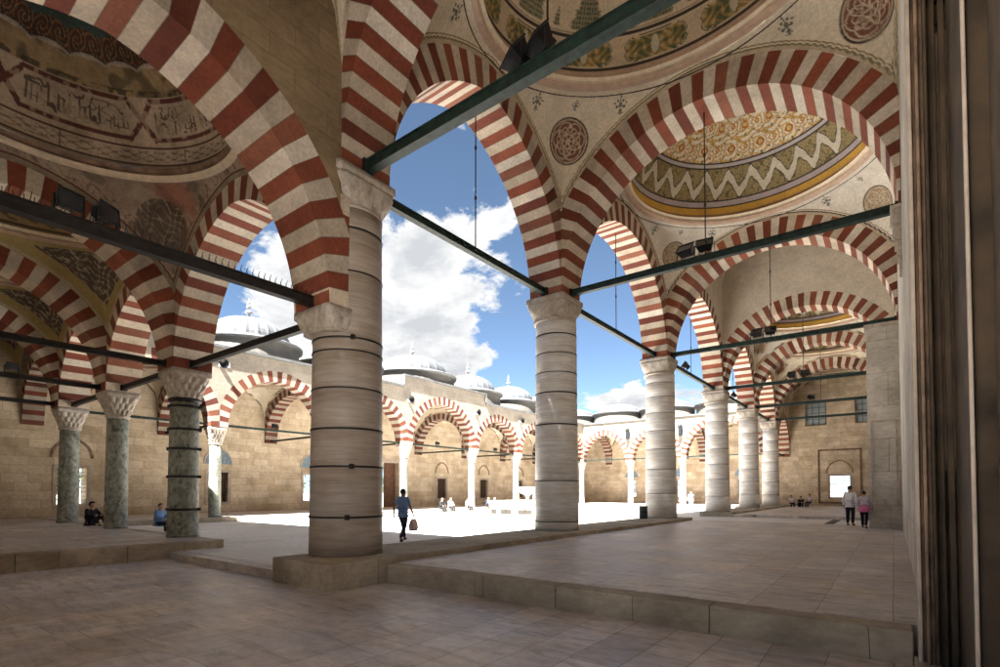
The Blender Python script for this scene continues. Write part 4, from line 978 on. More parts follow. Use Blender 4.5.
for (a, b, c, d) in holes[3:]:
    frame_part(end_wall2, eo2, 0, YE, -1, a, b, c, d); grille(end_wall2, eo2, 0, YE + .15, a, b, c, d, 5, 7, 'iron_dark', .02, 'window_grille'); lunette(end_wall2, eo2, 0, YE, -1, (a + b) / 2, .8, 3.6, .95, 'tile_blue_grey')
# side wall behind the viewer, with the side gate
side_wall, so = wall('side_wall', 'tan stone side wall behind and left of the viewer with the side gate', 0, YS - 1.2, YS, -36.2, .24, -.1, 15.5, [(-4.9, -.4, -.1, 6.0), (-13.9, -12.3, 1.3, 3.5), (-21.3, -19.7, 1.3, 3.5), (-27.3, -25.7, 1.3, 3.5)], 'ashlar_limestone')
frame_part(side_wall, so, 0, YS, 1, -4.9, -.4, .1, 6.0, .35, .08, name='gate_frame')
for c in (-13.1, -20.5, -26.5): frame_part(side_wall, so, 0, YS, 1, c - .8, c + .8, 1.3, 3.5); grille(side_wall, so, 0, YS - .2, c - .8, c + .8, 1.3, 3.5, 6, 7, 'iron_dark', .02, 'window_grille')
# mosque wall with its marble piers
mosque_wall, mo = wall('mosque_wall', 'long mosque wall along the right side with white marble pier', 1, XW, XW + 1.2, 6.9, YE, -.1, 18.9, [(30, 33, .2, 5.5)], 'pier_marble')
mb = MB(); mb.box(XW + .7, XW + .78, 30, 33, .2, 5.5); mb.build('door', 'wood_brown', mosque_wall, mo)
def pier(y0, y1, x0, label):
    t = thing('marble_pier', label, 'pier', ((x0 + XW) / 2, (y0 + y1) / 2, .2), 'marble wall piers'); org = tuple(t.location)
    mb = MB(); mb.box(x0, XW - .003, y0, y1, .2, 8.3); mb.build('pier_body', 'pier_marble', t, org)
    mb = MB()
    for (a, b, c, d, o) in ((x0 + .10, x0 + .17, 1.2, 4.6, .03), (XW - .16, XW - .09, 1.2, 4.6, .03), (x0 + .17, XW - .16, 4.53, 4.6, .03), (x0 + .17, XW - .16, 1.2, 1.27, .03)): mb.box(a, b, y0 - o, y0 - .002, c, d)
    mb.build('panel_moulding', 'moulding_pale', t, org)
    mb = MB(); mb.box(x0 - .06, XW - .003, y0 - .06, y1 + .06, 8.301, 8.45); mb.build('impost', 'carved_marble', t, org)
    return t
pier(25.3, 26.4, -.80, 'tall white marble pier standing out from the mosque wall behind the couple')
pier(35.8, 36.9, -.80, 'second marble pier on the mosque wall past the passage')
for i in (1, 4, 5):
    mb = MB(); y = CY[i]
    for k, (w, z) in enumerate(((.06, 7.0), (.10, 7.35), (.14, 7.7), (.18, 8.05))): mb.box(XW - w, XW - .003, y - .25 - .07 * k, y + .25 + .07 * k, z, z + .348)
    mb.box(XW - .22, XW - .003, y - .60, y + .60, 8.4, 8.449)
    mb.build('wall_corbel', 'carved_marble', None, (XW, y, 7.0), label='stepped stone corbel on the mosque wall under the cross arch of the %s big column' % ORD[i], cat='corbel', group='stepped corbels on the mosque wall')
# portal jambs at the right edge of the picture
def jamb():
    t = thing('portal_jamb', 'dark moulded stone jamb of the near doorway filling the right edge of the picture', 'door jamb', (.6, 6.5, 0)); org = (.6, 6.5, 0)
    Z = 14.0
    def strip(x0, x1, y0, y1, mat, name, z0=0.0, z1=Z):
        mb = MB(); mb.box(x0, x1, y0, y1, z0, z1); mb.build(name, mat, t, org, bevel=.008)
    # stepped mouldings between the platform edge and the dark recess
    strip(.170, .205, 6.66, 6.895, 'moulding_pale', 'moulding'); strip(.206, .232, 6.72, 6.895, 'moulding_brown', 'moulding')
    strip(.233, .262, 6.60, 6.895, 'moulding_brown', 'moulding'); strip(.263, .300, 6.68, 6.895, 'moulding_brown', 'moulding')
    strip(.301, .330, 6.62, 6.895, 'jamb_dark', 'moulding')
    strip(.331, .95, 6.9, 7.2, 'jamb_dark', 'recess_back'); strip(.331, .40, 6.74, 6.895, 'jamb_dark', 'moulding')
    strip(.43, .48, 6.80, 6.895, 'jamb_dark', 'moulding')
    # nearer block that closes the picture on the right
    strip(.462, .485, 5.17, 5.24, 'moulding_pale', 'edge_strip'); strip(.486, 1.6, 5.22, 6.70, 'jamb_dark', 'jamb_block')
    # niche head: small stepped corbels high in the recess
    mb = MB()
    for k in range(5):
        z = 6.6 + k * .22; mb.box(.402, .86, 6.86 - .05 * k, 6.893, z, z + .20)
    mb.build('niche_corbels', 'jamb_dark', t, org)
    mb = MB(); mb.box(.40, .50, 6.86, 6.893, 2.0, 6.5); mb.build('niche_panel', 'moulding_brown', t, org)
    strip(.14, .335, 6.45, 6.895, 'moulding_pale', 'jamb_base', 0, .10)
    return t
jamb()
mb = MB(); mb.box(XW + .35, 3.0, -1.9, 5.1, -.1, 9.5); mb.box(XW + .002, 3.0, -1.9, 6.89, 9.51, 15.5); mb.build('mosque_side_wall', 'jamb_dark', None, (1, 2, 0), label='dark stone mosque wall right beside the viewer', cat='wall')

# ------------------------------------------------------------------ floors
def slab(name, x0, x1, y0, y1, z0, z1, mat, bevel=.012):
    mb = MB()
    if 'kerb' in name:      # separate kerb stones, none quite level with its neighbour
        rg = random.Random(int(abs(x0 * 31 + y1 * 17))); ax = 0 if x1 - x0 > y1 - y0 else 1; lo, hi = (x0, x1) if ax == 0 else (y0, y1); u = lo
        while u < hi - .01:
            v = min(hi, u + rg.uniform(1.1, 2.3)); v = hi if hi - v < .6 else v; j = rg.uniform(0, .010); dz = rg.uniform(-.005, .003); g = rg.uniform(.002, .006)
            if ax == 0: mb.box(u + g, v - g, y0 + j, y1 - j, z0, z1 + dz)
            else: mb.box(x0 + j, x1 - j, u + g, v - g, z0, z1 + dz)
            u = v
    else: mb.box(x0, x1, y0, y1, z0, z1)
    return mb.build(name, mat, None, ((x0 + x1) / 2, (y0 + y1) / 2, z0), bevel=bevel, kind='structure')
mb = MB(); mb.box(-500, 500, -500, 600, -.5, -.03); mb.build('ground', 'ground_soil', None, (0, 0, -.5), kind='structure')
slab('lower_floor', -15.46, 1.4, YS - 3, 7.2, -.2, 0, 'portico_paving', 0)
slab('courtyard_floor', -28.58, -10.21, 6.16, 54.3, -.2, ZC, 'courtyard_paving', 0)
slab('courtyard_kerb', -15.46, -9.6, 5.75, 6.158, -.2, ZC, 'kerb_marble' if False else 'platform_paving', .015)
def split_slab(name, x0, x1, y0, y1, z0, z1, mat, kmat, ex0=0, ex1=0, ey0=0, ey1=0):
    """a raised floor with kerb stones along chosen edges"""
    slab(name, x0 + ex0, x1 - ex1, y0 + ey0, y1 - ey1, z0, z1, mat, 0)
    e = .003
    if ex0: slab(name + '_kerb', x0, x0 + ex0 - e, y0, y1, z0, z1 + .004, kmat, .02)
    if ex1: slab(name + '_kerb', x1 - ex1 + e, x1, y0, y1, z0, z1 + .004, kmat, .02)
    if ey0: slab(name + '_kerb', x0 + (ex0 or 0), x1 - (ex1 or 0), y0, y0 + ey0 - e, z0, z1 + .004, kmat, .02)
    if ey1: slab(name + '_kerb', x0 + (ex0 or 0), x1 - (ex1 or 0), y1 - ey1 + e, y1, z0, z1 + .004, kmat, .02)
split_slab('left_platform', XF, -15.46, YS, 7.2, -.2, ZL, 'platform_paving', 'kerb_stone', ex1=.42, ey1=.3)
split_slab('far_platform', XF, -28.58, 7.203, YE, -.2, ZL, 'platform_paving', 'kerb_stone', ex1=.35)
split_slab('end_platform', -28.577, -10.3, 54.3, YE, -.2, ZL, 'platform_paving', 'kerb_stone', ey0=.35)
slab('column_block', -9.95, -8.0, 5.58, 7.0, -.2, ZS, 'kerb_stone', .02)
slab('column_plinth_kerb', -10.2, -8.15, 7.003, 26.9, -.2, ZS, 'kerb_stone', .02)
slab('column_plinth_kerb', -10.2, -8.15, 35.2, YE, -.2, ZS, 'kerb_stone', .02)
slab('right_platform_kerb', -8.0, .14, 6.86, 7.24, -.2, ZP + .004, 'kerb_stone', .02)
slab('right_platform', -8.147, XW, 7.243, 27.2, -.2, ZP, 'platform_paving', 0)
slab('passage_floor', -10.2, XW, 27.203, 35.2, -.2, ZC, 'courtyard_paving', 0)
slab('end_platform', -8.147, XW, 35.203, YE, -.2, ZP, 'platform_paving', 0)
slab('courtyard_strip', -10.207, -10.2, 27, 35.2, -.2, ZC - .003, 'courtyard_paving', 0)
mb = MB(); mb.box(-2.8, -2.4, 29.6, 35.1, ZC + .001, ZC + .02); mb.build('floor_notch_strip', 'iron_dark', None, (-2.5, 33, ZC), bevel=.01, label='dark narrow strip standing in for a sunken floor step left of the couple', cat='mat')  # dark strip added in place of a sunken notch in the floor
# thin drain line crossing the courtyard
mb = MB(); mb.box(-27, -10.6, 14.9, 15.02, ZC, ZC + .004)
mb.build('drain_channel', 'kerb_stone', None, (-19, 15, ZC), kind='structure')

# ------------------------------------------------------------------ fountain
def fountain(cx, cy):
    z = ZC; t = thing('fountain', 'white marble ablution fountain with a bowl on top in the sunlit courtyard', 'fountain', (cx, cy, z)); org = (cx, cy, z); n = 12
    mb = MB(); mb.lathe([(4.0, z), (4.0, z + .12), (3.2, z + .12), (3.2, z + .2), (2.4, z + .2)], (cx, cy), n, smooth=False, cap1=False, ph=.5); mb.build('step', 'marble_white', t, org, bevel=.01)
    mb = MB(); mb.lathe([(2.35, z + .2), (2.35, z + .9)], (cx, cy), n, smooth=False, cap1=False, cap0=False, ph=.5); mb.build('basin_wall', 'marble_white', t, org)
    mb = MB(); mb.lathe([(2.35, z + .9), (2.48, z + .92), (2.48, z + 1.05), (2.15, z + 1.05), (2.15, z + .8), (.01, z + .8)], (cx, cy), n, smooth=False, cap0=False, cap1=False, ph=.5); mb.build('basin_rim', 'marble_white', t, org)
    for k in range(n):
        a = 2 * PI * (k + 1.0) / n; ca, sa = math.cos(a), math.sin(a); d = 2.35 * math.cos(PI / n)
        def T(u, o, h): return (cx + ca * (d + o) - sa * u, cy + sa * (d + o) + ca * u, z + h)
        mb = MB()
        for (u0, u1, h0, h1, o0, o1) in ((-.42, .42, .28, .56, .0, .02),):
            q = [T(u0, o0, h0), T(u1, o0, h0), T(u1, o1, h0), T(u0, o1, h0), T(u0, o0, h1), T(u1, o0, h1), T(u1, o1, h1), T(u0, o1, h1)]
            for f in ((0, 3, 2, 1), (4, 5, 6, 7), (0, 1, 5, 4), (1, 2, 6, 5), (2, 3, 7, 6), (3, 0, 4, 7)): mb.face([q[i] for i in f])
        mb.build('niche_panel', 'niche_shade', t, org)  # shallow dark panel painted as the shade of a deep arched opening
        mb = MB(); mb.tube(T(0, 0, .72), T(0, .14, .72), .025); mb.tube(T(0, .14, .74), T(0, .14, .64), .02); mb.tube(T(-.05, .07, .78), T(.05, .07, .78), .012); mb.build('tap', 'brass', t, org)
        # carved ring around the tap
        mb = MB(); mb.tube(T(0, .001, .72), T(0, .02, .72), .09, 12); mb.build('rosette', 'tile_blue_grey', t, org)
    mb = MB(); mb.lathe([(.22, z + .8), (.24, z + .9), (.12, z + 1.02), (.11, z + 1.30), (.2, z + 1.42)], (cx, cy), 24, cap1=False); mb.build('bowl_stem', 'marble_white', t, org)
    mb = MB(); mb.lathe([(.2, z + 1.42), (.45, z + 1.52), (.72, z + 1.78), (.8, z + 1.86), (.8, z + 1.9), (.74, z + 1.9), (.4, z + 1.62), (.01, z + 1.56)], (cx, cy), 32, cap0=False, cap1=False); mb.build('bowl', 'marble_white', t, org)
    # low stone seats
    return t
fountain(-18.3, 27.0)
mb = MB()
t = thing('litter_bin', 'dark cylindrical litter bin beside the foot of the third big marble column', 'bin', (-9.7, 24.3, ZS)); org = (-9.7, 24.3, ZS)
mb = MB(); mb.lathe([(.17, ZS), (.2, ZS + .04), (.2, ZS + .56), (.215, ZS + .57), (.215, ZS + .62), (.17, ZS + .62), (.17, ZS + .3), (.01, ZS + .3)], (-9.7, 24.3), 24, cap1=False); mb.build('bin_body', 'bin_metal', t, org)
mb = MB(); mb.lathe([(.205, ZS + .3), (.212, ZS + .31), (.212, ZS + .33), (.205, ZS + .34)], (-9.7, 24.3), 24, cap0=False, cap1=False); mb.build('bin_band', 'iron_dark', t, org)

# ------------------------------------------------------------------ people
def skin_mesh(name, verts, edges, rad, mat, parent, root=0, levels=2):
    me = bpy.data.meshes.new(name); me.from_pydata(verts, edges, []); me.update()
    o = bpy.data.objects.new(name, me); COL.objects.link(o)
    m = o.modifiers.new('Skin', 'SKIN'); m.use_smooth_shade = True
    if not me.skin_vertices: 
        bm = bmesh.new(); bm.from_mesh(me); bm.verts.layers.skin.verify(); bm.to_mesh(me); bm.free()
    sv = me.skin_vertices[0].data
    for i, r in enumerate(rad): sv[i].radius = (r, r) if isinstance(r, (int, float)) else r; sv[i].use_root = (i == root)
    s = o.modifiers.new('Sub', 'SUBSURF'); s.levels = levels; s.render_levels = levels
    dg = bpy.context.evaluated_depsgraph_get(); ev = o.evaluated_get(dg); nm = bpy.data.meshes.new_from_object(ev)
    COL.objects.unlink(o); bpy.data.objects.remove(o)
    for p in nm.polygons: p.use_smooth = True
    nm.materials.clear(); nm.materials.append(M[mat]); nm.name = name
    r = bpy.data.objects.new(name, nm); COL.objects.link(r); r.parent = parent; return r
def person(loc, rz, pose, label, top_, bottom, skin='skin', hair='hair_black', scarf=None, s=1.0, group=None, sleeves='short', skirt=None, fingers=False, sitz=.42):
    t = thing('person', label, 'person', loc, group, rz)
    P = dict(pelvis=(0, 0, .95), waist=(0, .0, 1.10), chest=(0, .0, 1.30), neck=(0, 0, 1.46), jaw=(0, .02, 1.53), head=(0, .015, 1.61), crown=(0, 0, 1.68))
    for sd, sg in (('l', -1), ('r', 1)):
        P['sh' + sd] = (sg * .17, 0, 1.40); P['el' + sd] = (sg * .25, -.04, 1.12); P['wr' + sd] = (sg * .26, .04, .88); P['pa' + sd] = (sg * .26, .07, .81)
        P['hp' + sd] = (sg * .09, 0, .90); P['kn' + sd] = (sg * .10, .02, .50); P['an' + sd] = (sg * .10, -.02, .09); P['to' + sd] = (sg * .12, .14, .035)
    if pose == 'walk':
        P['knl'] = (-.10, .20, .52); P['anl'] = (-.10, .26, .10); P['tol'] = (-.11, .42, .05); P['knr'] = (.10, -.06, .50); P['anr'] = (.10, -.33, .13); P['tor'] = (.12, -.20, .035)
        P['ell'] = (-.26, -.14, 1.14); P['wrl'] = (-.25, -.16, .90); P['pal'] = (-.25, -.15, .83); P['elr'] = (.27, .0, 1.12); P['wrr'] = (.29, .14, .92); P['par'] = (.29, .18, .86)
    if pose in ('sit', 'ground', 'bench'):
        dz = {'sit': sitz - .90 + .06, 'ground': -.80, 'bench': sitz - .84}[pose]
        lean = .06
        for k in list(P):
            x, y, z = P[k]
            if k[:2] not in ('kn', 'an', 'to'): P[k] = (x, y + (z - .9) * lean * 2, z + dz)
        for sd, sg in (('l', -1), ('r', 1)):
            hz = P['hp' + sd][2]
            if pose == 'ground':
                P['kn' + sd] = (sg * .16, .36, .40); P['an' + sd] = (sg * .12, .62, .09); P['to' + sd] = (sg * .13, .78, .05)
                P['el' + sd] = (sg * .25, .22, hz + .28); P['wr' + sd] = (sg * .12, .40, hz + .30); P['pa' + sd] = (sg * .06, .44, hz + .30)
            else:
                fz = hz - .46
                P['kn' + sd] = (sg * .12, .44, hz + .02); P['an' + sd] = (sg * .11, .46, max(fz, -.3) + .05); P['to' + sd] = (sg * .12, .62, max(fz, -.3))
                P['el' + sd] = (sg * .24, .14, hz + .26); P['wr' + sd] = (sg * .14, .36, hz + .17); P['pa' + sd] = (sg * .11, .42, hz + .15)
    P = {k: (v[0] * s, v[1] * s, v[2] * s) for k, v in P.items()}
    names = list(P); ix = {k: i for i, k in enumerate(names)}
    rad = dict(pelvis=(.14, .11), waist=(.125, .10), chest=(.15, .11), neck=(.052, .052), jaw=(.074, .080), head=(.098, .115), crown=(.078, .090))
    base = dict(sh=.062, el=.042, wr=.028, pa=(.038, .02), hp=.088, kn=.058, an=.040, to=(.042, .03))
    E = [('pelvis', 'waist'), ('waist', 'chest'), ('chest', 'neck'), ('neck', 'jaw'), ('jaw', 'head'), ('head', 'crown')]
    for sd in 'lr':
        E += [('chest', 'sh' + sd), ('sh' + sd, 'el' + sd), ('el' + sd, 'wr' + sd), ('wr' + sd, 'pa' + sd), ('pelvis', 'hp' + sd), ('hp' + sd, 'kn' + sd), ('kn' + sd, 'an' + sd), ('an' + sd, 'to' + sd)]
    def R(k, g=1.0, add=0.0):
        v = rad.get(k, base.get(k[:2])); v = v if isinstance(v, tuple) else (v, v); return tuple((q * g + add) * s for q in v)
    V = [P[k] for k in names]; rr = [R(k) for k in names]; ee = [(ix[a], ix[b]) for a, b in E]
    # nose
    hx, hy, hz = P['head']; V.append((hx, hy + .122 * s, hz - .02 * s)); rr.append((.012 * s, .014 * s)); ee.append((ix['head'], len(V) - 1))
    for sg in (-1, 1): V.append((hx + sg * .092 * s, hy - .005 * s, hz - .015 * s)); rr.append((.010 * s, .016 * s)); ee.append((ix['head'], len(V) - 1))
    if fingers:
        for sd, sg in (('l', -1), ('r', 1)):
            p = np.array(P['pa' + sd]); w = np.array(P['wr' + sd]); d = p - w; d /= np.linalg.norm(d); sx = np.array((0, 1, 0)) - d * d[1]; sx /= np.linalg.norm(sx)
            for f, L in zip((-1.5, -.5, .5, 1.5), (.055, .075, .08, .07)):
                a = p + sx * f * .019 * s + d * .03 * s; b = a + d * L * .55 * s; c = b + (d * .6 + np.array((-sg * .6, 0, 0))) * L * .5 * s
                i0 = len(V); V += [tuple(a), tuple(b), tuple(c)]; rr += [(.010 * s,) * 2, (.009 * s,) * 2, (.007 * s,) * 2]; ee += [(ix['pa' + sd], i0), (i0, i0 + 1), (i0 + 1, i0 + 2)]
            a = p + sx * .035 * s - d * .01 * s; b = a + (sx * .5 + d) * .03 * s; i0 = len(V); V += [tuple(a), tuple(b)]; rr += [(.011 * s,) * 2, (.008 * s,) * 2]; ee += [(ix['pa' + sd], i0), (i0, i0 + 1)]
    skin_mesh('body', V, ee, rr, skin, t)
    # clothes follow the body, a little larger
    def garment(name, keys, edges, mat, g, add, extra=()):
        kk = list(keys); VV = [P[k] for k in kk]; RR = [R(k, g, add) for k in kk]; EE = [(kk.index(a), kk.index(b)) for a, b in edges]
        for (a, pos, r_) in extra: VV.append(tuple(pos)); RR.append((r_ * s, r_ * s)); EE.append((kk.index(a), len(VV) - 1))
        return skin_mesh(name, VV, EE, RR, mat, t)
    def lerp(a, b, f): return tuple(P[a][i] + (P[b][i] - P[a][i]) * f for i in range(3))
    if sleeves == 'long': ks = ['pelvis', 'waist', 'chest', 'shl', 'shr', 'ell', 'elr', 'wrl', 'wrr']; es = [('pelvis', 'waist'), ('waist', 'chest'), ('chest', 'shl'), ('chest', 'shr'), ('shl', 'ell'), ('shr', 'elr'), ('ell', 'wrl'), ('elr', 'wrr')]; ex = ()
    else: ks = ['pelvis', 'waist', 'chest', 'shl', 'shr']; es = [('pelvis', 'waist'), ('waist', 'chest'), ('chest', 'shl'), ('chest', 'shr')]; ex = (('shl', lerp('shl', 'ell', .75), .062), ('shr', lerp('shr', 'elr', .75), .062))
    low_ = tuple(P['pelvis'][i] + (P['pelvis'][i] - P['waist'][i]) * .08 for i in range(3))
    garment('shirt', ks, es, top_, 1.10, .018, ex + (('pelvis', low_, .155),) + (('chest', lerp('chest', 'neck', .55), .065),))
    ks = ['pelvis', 'hpl', 'hpr', 'knl', 'knr', 'anl', 'anr']; es = [('pelvis', 'hpl'), ('pelvis', 'hpr'), ('hpl', 'knl'), ('hpr', 'knr'), ('knl', 'anl'), ('knr', 'anr')]
    garment('trousers', ks, es, bottom, 1.06, .017, (('pelvis', lerp('pelvis', 'waist', .6), .115),))
    for sd in 'lr':
        a, b = P['an' + sd], P['to' + sd]; a = (a[0], a[1] - .03 * s, b[2] + .01 * s)
        skin_mesh('shoe', [a, b], [(0, 1)], [(.045 * s, .045 * s), (.048 * s, .034 * s)], 'shoe_black', t)
    if skirt:
        w = P['pelvis']; mb = MB(); mb.lathe([(.17 * s, w[2] + .1 * s), (.20 * s, w[2] - .02 * s), (.225 * s, w[2] - .2 * s), (.21 * s, w[2] - .2 * s)], (w[0], w[1]), 20, cap0=False, cap1=False); mb.build('tied_jacket', skirt, t)
    # hair or scarf
    mb = MB(); c = P['head']; n = 20; R_ = []
    for q in range(9):
        e = -.62 + (PI / 2 + .62) * q / 8 if not scarf else -1.1 + (PI / 2 + 1.1) * q / 8
        r = math.cos(e) * (.092 if not scarf else .105) * s; zz = c[2] + .022 * s + math.sin(e) * (.105 if not scarf else .12) * s
        ring = []
        for k in range(n):
            a = 2 * PI * k / n; fy = math.sin(a); yy = r * fy * 1.18
            if fy > .3 and e < .45: yy = r * fy * .55        # leaves the face free
            ring.append((c[0] + r * math.cos(a), c[1] - .014 * s + yy, zz))
        R_.append(ring)
    mb.rings(R_, 0, True, True, True); mb.build('headscarf' if scarf else 'hair', scarf or hair, t)
    mb = MB()
    for sg in (-1, 1): mb.lathe([(.001, c[2] - .012 * s), (.010 * s, c[2] - .003 * s), (.001, c[2] + .006 * s)], (c[0] + sg * .030 * s, c[1] + .088 * s), 8, cap0=False, cap1=False)
    mb.build('eyes', 'hair_black', t)
    return t, P
def face_to(dx, dy): return math.atan2(-dx, dy)
w, WP = person((-12.75, 11.6, ZC), face_to(-.30, .95), 'walk', 'person walking away in blue short sleeved shirt and dark trousers, holding a beige bag', 'cloth_blue', 'cloth_navy', 'skin_dark', s=.985, fingers=True)
# the bag hangs from the right hand
def bag():
    from mathutils import Matrix, Vector
    h = Matrix.Rotation(w.rotation_euler[2], 3, 'Z') @ Vector(WP['par']) + Vector(w.location); h.z -= .06
    t = thing('carrier_bag', 'bulging beige carrier bag held by the walking person', 'bag', (h.x, h.y, h.z), None, w.rotation_euler[2])
    mb = MB(); R = []
    for (z, a, b, p) in ((-.46, .10, .05, 3), (-.45, .17, .09, 3), (-.36, .20, .12, 2.6), (-.24, .20, .11, 2.4), (-.14, .17, .08, 2.2), (-.08, .13, .05, 2), (-.06, .10, .03, 2)):
        R.append([((abs(math.cos(q)) ** (2 / p)) * (1 if math.cos(q) > 0 else -1) * b + .008 * math.sin(9 * q + z * 30), (abs(math.sin(q)) ** (2 / p)) * (1 if math.sin(q) > 0 else -1) * a + .012 * math.sin(5 * q + z * 20), z) for q in [2 * PI * k / 28 for k in range(28)]])
    mb.rings(R, 0, True, True, True); mb.build('bag_body', 'bag_beige', t)
    for sg in (-1, 1):
        mb = MB(); prev = None
        for k in range(9):
            a = PI * k / 8; p = (sg * .012, .085 * math.cos(a), -.07 + .075 * math.sin(a))
            if prev: mb.tube(prev, p, .006, 6)
            prev = p
        mb.build('handle', 'bag_beige', t)
bag()
person((-1.50, 26.7, ZP), face_to(.35, 1), 'stand', 'person in white shirt and dark trousers standing before the marble pier', 'cloth_white', 'cloth_black', sleeves='long', fingers=True, s=.98, group='the couple standing on the right')
person((-.95, 25.05, ZP), face_to(.1, 1), 'walk', 'dark haired person in pale top, pink jacket tied at the waist, beside the pier', 'cloth_lilac', 'cloth_black', sleeves='long', skirt='cloth_pink', s=.85, fingers=True, group='the couple standing on the right')
person((-26.0, 6.8, ZL), face_to(.8, .3), 'ground', 'person wrapped in black sitting on the floor between the green columns under the barred window', 'cloth_black', 'cloth_black', scarf='cloth_black', sleeves='long', s=1.05)
person((-24.0, 8.55, ZC), face_to(.9, .45), 'bench', 'person in blue top sitting low behind the ringed green column', 'cloth_blue', 'cloth_navy', sleeves='long', sitz=.25, s=1.0, group='two people sitting together on the left')
person((-23.3, 8.75, ZC), face_to(.9, .45), 'bench', 'person in pale pink top sitting low behind the ringed green column', 'cloth_lilac', 'cloth_navy', sleeves='long', sitz=.25, s=.95, group='two people sitting together on the left')
gs = 'people sitting along the far edge of the courtyard'
for (y, top_, bot, lab, sc) in ((30.2, 'cloth_black', 'cloth_black', 'person in black sitting on the far kerb, leftmost of the far row', None), (31.2, 'cloth_lilac', 'cloth_black', 'person in grey sitting on the far kerb beside the one in black', None),
                           (33.4, 'cloth_white', 'cloth_black', 'person in white top and black trousers sitting by a far column', None), (36.1, 'cloth_navy', 'cloth_black', 'person in dark navy sitting on the far kerb right of a column', None), (37.0, 'cloth_black', 'cloth_tan', 'person in black top and tan trousers sitting on the far kerb', None)):
    person((-28.72, y, ZL - .37 + .0), face_to(1, -.15), 'sit', lab, top_, bot, sleeves='long', group=gs, sitz=.40)
person((-28.3, 40.0, ZC), face_to(1, -.4), 'stand', 'person in orange top standing beyond the fountain', 'cloth_orange', 'cloth_tan', sleeves='short', s=.97)
person((-28.2, 43.0, ZC), face_to(1, -.6), 'stand', 'person in blue top standing beyond the fountain near a far column', 'cloth_blue', 'cloth_navy', sleeves='short', s=.95)
person((-14.2, 44.0, ZC), face_to(-.3, -1), 'stand', 'distant person in white top and tan trousers standing in the sunny courtyard', 'cloth_white', 'cloth_tan', sleeves='short', s=.95)
person((-13.7, 44.8, ZC), face_to(.5, -1), 'walk', 'distant person in blue shirt and jeans walking in the sunny courtyard', 'cloth_blue', 'cloth_blue', sleeves='short', s=.95)
person((-12.1, 51.0, ZC), face_to(-.4, -1), 'ground', 'distant person in blue crouching by the fifth big column', 'cloth_blue', 'cloth_navy', s=.9)
person((-11.2, 51.6, ZC), face_to(-1, -.2), 'stand', 'distant person in white and navy standing by the fifth big column', 'cloth_white', 'cloth_navy', s=.8)
gq = 'group sitting at the foot of the farthest big column'
person((-7.75, 55.6, ZP), face_to(.5, -1), 'bench', 'person in white top sitting against the farthest big column', 'cloth_white', 'cloth_black', s=.95, group=gq, sitz=.3)
person((-7.0, 56.2, ZP), face_to(.0, -1), 'ground', 'person in black in the middle of the group by the farthest big column', 'cloth_black', 'cloth_black', s=1.1, group=gq)
person((-6.3, 56.6, ZP), face_to(-.6, -1), 'bench', 'person in grey on the right of the group by the farthest big column', 'cloth_lilac', 'cloth_black', s=1.0, group=gq, sitz=.35)

# ------------------------------------------------------------------ trees outside the walls
def tree(x, y, h, r, label):
    t = thing('tree', label, 'tree', (x, y, 0), 'trees outside the courtyard walls'); org = (x, y, 0); rg = random.Random(int(x * 7 + y))
    mb = MB(); mb.tube((x, y, -.05), (x + .1, y, h * .5), .22, 10, 0, .13)
    for k in range(7):
        a = rg.uniform(0, 2 * PI); z0 = h * rg.uniform(.3, .5); mb.tube((x, y, z0), (x + math.cos(a) * r * .6, y + math.sin(a) * r * .6, z0 + h * .25), .08, 6, 0, .03)
    mb.build('trunk', 'bark', t, org)
    mb = MB(); cl = [(x + rg.gauss(0, r * .45), y + rg.gauss(0, r * .45), h * .62 + rg.gauss(0, h * .16), rg.uniform(.35, .8)) for _ in range(26)]
    for (a, b, c, q) in cl:
        for _ in range(150):
            p = np.array((a, b, c)) + np.array([rg.gauss(0, q * .5) for _ in range(3)]); d = np.array([rg.uniform(-1, 1) for _ in range(3)]); e = np.array([rg.uniform(-1, 1) for _ in range(3)]); d *= .09; e *= .06
            mb.face([p - d, p - e, p + d, p + e])
    mb.build('crown', 'foliage', t, org)
tree(-39.5, 8.4, 4.5, 1.6, 'green bush seen through the barred window on the left'); tree(-42, 24.2, 6, 2.2, 'green tree seen through the third far window'); tree(-41.0, 33.6, 6.5, 2.2, 'green tree seen through the far gate')

# ------------------------------------------------------------------ light
sunv = np.array((.147, -.63, 1.0)); sunv /= np.linalg.norm(sunv)
el = math.asin(sunv[2]); az = math.atan2(sunv[0], sunv[1])        # clockwise from +y
L = bpy.data.lights.new('sun', 'SUN'); L.energy = 5.0; L.angle = math.radians(.53); L.color = (1, .975, .93)
so_ = bpy.data.objects.new('sun', L); COL.objects.link(so_)
from mathutils import Vector
so_.rotation_euler = Vector(-sunv).to_track_quat('-Z', 'Y').to_euler(); so_.location = (0, 0, 60)

W = bpy.data.worlds.new('World'); scn.world = W; W.use_nodes = True; nt = W.node_tree; nd = nt.nodes; lk = nt.links
for n in list(nd): nd.remove(n)
sky = nd.new('ShaderNodeTexSky'); sky.sky_type = 'NISHITA'; sky.sun_disc = False; sky.sun_elevation = el; sky.sun_rotation = az
sky.air_density = .32; sky.dust_density = .1; sky.ozone_density = .5; sky.altitude = 1200
bg = nd.new('ShaderNodeBackground'); bg.inputs['Strength'].default_value = .05
tc = nd.new('ShaderNodeTexCoord'); sp = nd.new('ShaderNodeSeparateXYZ'); lk.new(tc.outputs['Generated'], sp.inputs[0])
def mth(op, a, b=None, c=None, clamp=False):
    n = nd.new('ShaderNodeMath'); n.operation = op; n.use_clamp = clamp
    for k, v in enumerate((a, b, c)):
        if v is None: continue
        if isinstance(v, (int, float)): n.inputs[k].default_value = v
        else: lk.new(v, n.inputs[k])
    return n.outputs[0]
den = mth('ADD', mth('MAXIMUM', sp.outputs['Z'], 0.0), .30)
